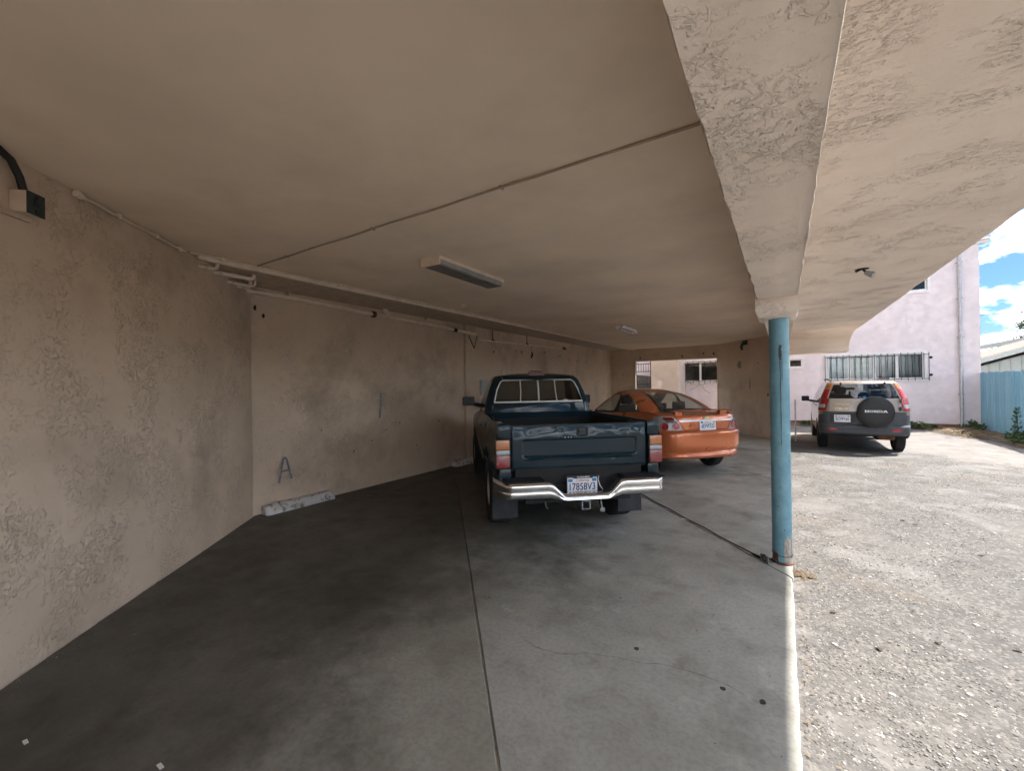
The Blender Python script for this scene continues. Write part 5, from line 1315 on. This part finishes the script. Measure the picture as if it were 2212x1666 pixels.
for p_ in body.data.polygons:
    c = p_.center; p_.material_index = 1 if (c.z < .60 and c.y < .9) or (c.z < .945 and abs(c.x) < .80 and c.y < .3) or (c.z < .86 and c.y < .45) or c.z < .50 else 0
sg_ = Shell([(1.15, .10), (1.245, .105), (1.45, .16), (1.60, .235), (1.64, .30)], [(1.1, 3.35), (1.3, 3.0), (1.5, 2.65), (1.64, 2.35)], [(1.1, .86), (1.25, .838), (1.45, .765), (1.60, .695), (1.64, .66)], (.15, .15), (.35, .3), .05, .16, lambda y: s_zt(y)+.003, lambda y: 1.635, 1.4)
ring_deck(ss, sg_, 'hood', 'paint_gold', sv, .03); roof_cap(sg_, 'roof', 'paint_gold', sv, .05)
sg_.strip([(0, -1.0), (1, -1.0)], [(0, 1.0), (1, 1.0)], 'rear_window', 'car_glass_mid', sv, .03, .88, 12, 26)
sg_.strip([(0, -1.0), (1, -1.0)], [(0, 1.0), (1, 1.0)], 'roof_edge', 'paint_gold', sv, .88, 1.0, 3, 26); sg_.strip([(0, -1.0), (1, -1.0)], [(0, 1.0), (1, 1.0)], 'window_sill', 'paint_gold', sv, 0, .03, 2, 26)
for s in (-1, 1):
    k = lambda a, b_: ([(0, s*a), (1, s*a)], [(0, s*b_), (1, s*b_)])
    sg_.strip(*k(1.0, 2.03), 'pillar', 'paint_gold', sv, 0, 1, 14, 12)
    for a, b_ in ((2.03, 2.22), (2.25, 2.55), (2.60, 2.98)): sg_.strip(*k(a, b_), 'side_glass', 'car_glass_mid', sv, .06, .86)
    for a, b_ in ((2.22, 2.25), (2.55, 2.60)): sg_.strip(*k(a, b_), 'pillar', 'plastic_black', sv, .06, .86, 8, 3)
    sg_.strip(*k(2.03, 3.0), 'pillar', 'paint_gold', sv, 0, .06, 2, 20); sg_.strip(*k(2.03, 3.0), 'pillar', 'paint_gold', sv, .86, 1, 3, 20); sg_.strip(*k(2.98, 3.5), 'pillar', 'paint_gold', sv, 0, 1); sg_.strip(*k(3.5, 5), 'windscreen', 'car_glass', sv, 0, 1)
    # tall tail lamps on the pillars
    def lampstrip(z0, z1, nm, m_, par, off, ua, ub):
        sh = ss if z1 <= 1.246 else sg_
        return sh.strip([(z0, s*ua[0]), (z1, s*ua[1])], [(z0, s*ub[0]), (z1, s*ub[1])], nm, m_, par, z0, z1, 8, 8, off, absz=True, rim=.02)
    tl = lampstrip(.965, 1.245, 'tail_light', 'lens_red', sv, .010, (1.22, 1.14), (1.98, 1.86))
    lampstrip(1.245, 1.46, 'red_lens', 'lens_bright_red', tl, .012, (1.10, 1.16), (1.90, 1.62)); lampstrip(1.46, 1.61, 'amber_lens', 'lens_amber', tl, .012, (1.16, 1.20), (1.62, 1.55))
    lampstrip(1.03, 1.11, 'clear_lens', 'lens_clear', tl, .016, (1.30, 1.28), (1.85, 1.80)); lampstrip(.97, 1.028, 'red_lens', 'lens_bright_red', tl, .014, (1.26, 1.27), (1.90, 1.88)); lampstrip(1.112, 1.243, 'red_lens', 'lens_bright_red', tl, .013, (1.24, 1.18), (1.88, 1.82))
    X = lambda z, a, b_: (z, min(s*a, s*b_), max(s*a, s*b_))
    ss.rear([X(.515, .52, .70), X(.565, .52, .70)], 'reflector', 'lens_bright_red', sv, .008, 8, .01)
    wheel(sv, s*.775, .93, .34, .21, .20, s); wheel(sv, s*.775, 3.55, .34, .21, .20, s)
    mirror(sv, s*.97, 2.70, 1.17, s, 'plastic_black', .13)
    B().tube([(s*.60, .55, 1.655), (s*.62, .8, 1.705), (s*.62, 2.0, 1.71), (s*.58, 2.3, 1.66)], .016, 6).build('roof_rail', 'plastic_grey', sv, smooth=60)
    for y in (1.25, 2.15): B().bbox((min(s*.878, s*.90), y, 1.02), (max(s*.878, s*.90), y+.16, 1.06), .008).build('door_handle', 'paint_gold', sv, smooth=40)
# tailgate
tgs = ss.rear([(.665, -.66, .66), (.72, -.665, .665), (.95, -.665, .665)], 'tailgate_lower', 'plastic_grey', sv, .006, 30, .02)
ss.rear([(.953, -.665, .665), (1.1, -.66, .66), (1.238, -.645, .645)], 'tailgate', 'paint_gold', sv, .006, 30, .02)
ss.rear([(.70, -.66, -.16), (.715, -.66, -.16), (.89, -.66, -.16), (.90, -.66, -.16)], 'plate_recess', 'plastic_black', sv, .0075, 16, .004)
pl = plate(sv, 0, 0, 0, '5CVP156', tabs=('sticker_gold', 'sticker_gold')); pl.location = (-.42, .030, .79); B().bbox((-.162, .0035, -.084), (.162, .007, .084), .004).build('plate_frame', 'silver_trim', pl)
B().bbox((-.56, .030, 1.10), (-.27, .058, 1.122), .010).build('tailgate_handle', 'gold_badge', sv, smooth=40)
text('CR-V', 'gold_badge', sv, .27, .045, (-.43, .044, 1.015), 'model_lettering', ext=.003, bold=.004)
for z in (.98, 1.15): B().bbox((.66, .03, z), (.70, .08, z+.09), .01).build('hinge', 'plastic_black', sv)
sv.scale = (.93, 1, 1)
# spare wheel in vinyl cover
spw = B().lathe([(.001, -.125), (.20, -.125), (.30, -.118), (.335, -.095), (.345, -.06), (.345, .03), (.33, .06), (.2, .065)], 48, 'y', (.21, .0, .955)).build('spare_wheel_cover', 'vinyl_cover', sv, smooth=40)
B().lathe([(.336, -.098), (.345, -.100), (.349, -.088), (.343, -.078)], 48, 'y', (.21, 0, .955)).build('cover_piping', 'plastic_black', spw, smooth=60)
def slab_letter(ch, x, w, h):
    """slab-serif capitals from bars; returns polygons in (x,z)"""
    t = w*.21; s_ = h*.15; P = []
    R4 = lambda a, c, d, e: [(x+a, c), (x+d, c), (x+d, e), (x+a, e)]
    foot = lambda cx_, z: R4(cx_-t*.95, z, cx_+t*.95, z+s_)
    if ch == 'H': P = [R4(t*.45, 0, t*1.45, h), R4(w-t*1.45, 0, w-t*.45, h), R4(t, h*.42, w-t, h*.60)]+[foot(t*.95, z) for z in (0, h-s_)]+[foot(w-t*.95, z) for z in (0, h-s_)]
    if ch == 'N': P = [R4(t*.45, 0, t*1.25, h), R4(w-t*1.25, 0, w-t*.45, h), [(x+t*.3, h), (x+t*1.7, h), (x+w-t*.45, 0), (x+w-t*1.6, 0)]]+[foot(t*.85, 0), foot(w-t*.85, h-s_), R4(0, h-s_, t, h)]
    if ch == 'A': P = [[(x, 0), (x+t*1.1, 0), (x+w*.5+t*.3, h), (x+w*.5-t*.6, h)], [(x+w-t*1.3, 0), (x+w, 0), (x+w*.5+t*.6, h), (x+w*.5-t*.5, h)], R4(w*.25, h*.26, w*.75, h*.42)]+[R4(-t*.3, 0, t*1.4, s_), R4(w-t*1.6, 0, w+t*.3, s_)]
    if ch in 'OD':
        n = 24; o_ = []; i_ = []
        for k in range(n+1):
            a = 2*pi*k/n; ca, sa = cos(a), sin(a)
            ex = w*.5*ca; 
            if ch == 'D' and ca < 0: ex = -w*.5*min(1, abs(ca)*3)
            o_.append((x+w*.5+ex, h*.5+h*.5*sa)); i_.append((x+w*.5+(ex/abs(w*.5)*(w*.5-t) if w else 0), h*.5+(h*.5-s_)*sa))
        P = [[o_[k], o_[k+1], i_[k+1], i_[k]] for k in range(n)]
    return P
b = B(); xx = 0; polys = []
for ch, w in (('H', 1.15), ('O', .98), ('N', 1.12), ('D', 1.05), ('A', 1.15)): polys += slab_letter(ch, xx, w, .72); xx += w+.10
sc_ = .43/xx
for k, pg in enumerate(polys): b.prism([(.21-.215+p_[0]*sc_, .945+p_[1]*sc_) for p_ in pg], (-.1285-.00003*(k % 11), -.124), 'y')
b.build('cover_lettering', 'white_paint', spw)
text('CRV', 'white_paint', sv, .07, .02, (-.06, .10, 1.275), 'window_sticker', ext=.0004); B().box((-.01, .098, 1.258), (.055, .0995, 1.305)).build('window_sticker', 'sticker_blue', sv)
for x in (-.43, .42): B().bbox((x-.018, .155, 1.555), (x+.018, .215, 1.625), .008).build('glass_hinge', 'plastic_black', sv, smooth=40)
B().tube([(0, .33, 1.675), (0, .28, 1.70)], [.014, .006], 8).build('aerial', 'plastic_black', sv)
for s in (-1, 1): seat(sv, s*.38, 2.1, .70, .52, .56); seat(sv, s*.36, 1.2, .74, .60, .48, 'rear_seat')
B().box((-.78, .3, .62), (.78, 3.2, .72)).bbox((-.75, 2.8, .8), (.75, 3.3, 1.10), .05).build('cabin_floor', 'interior', sv)
B().box((-.76, .30, .36), (.76, 3.9, .45)).build('underbody', 'bed_black', sv)
B().tube([(.42, .16, .40), (.42, .5, .39), (.1, .9, .38)], .032, 10).tube([(.28, .30, .39), (.60, .30, .39)], .09, 12).build('exhaust', 'rust', sv, smooth=50)
B().bbox((-.12, 2.45, 1.42), (.12, 2.48, 1.48), .015).prism([(-.02, 1.28), (.02, 1.28), (.03, 1.33), (0, 1.40), (-.03, 1.33)], (2.45, 2.455), 'y').build('mirror', 'plastic_black', sv)
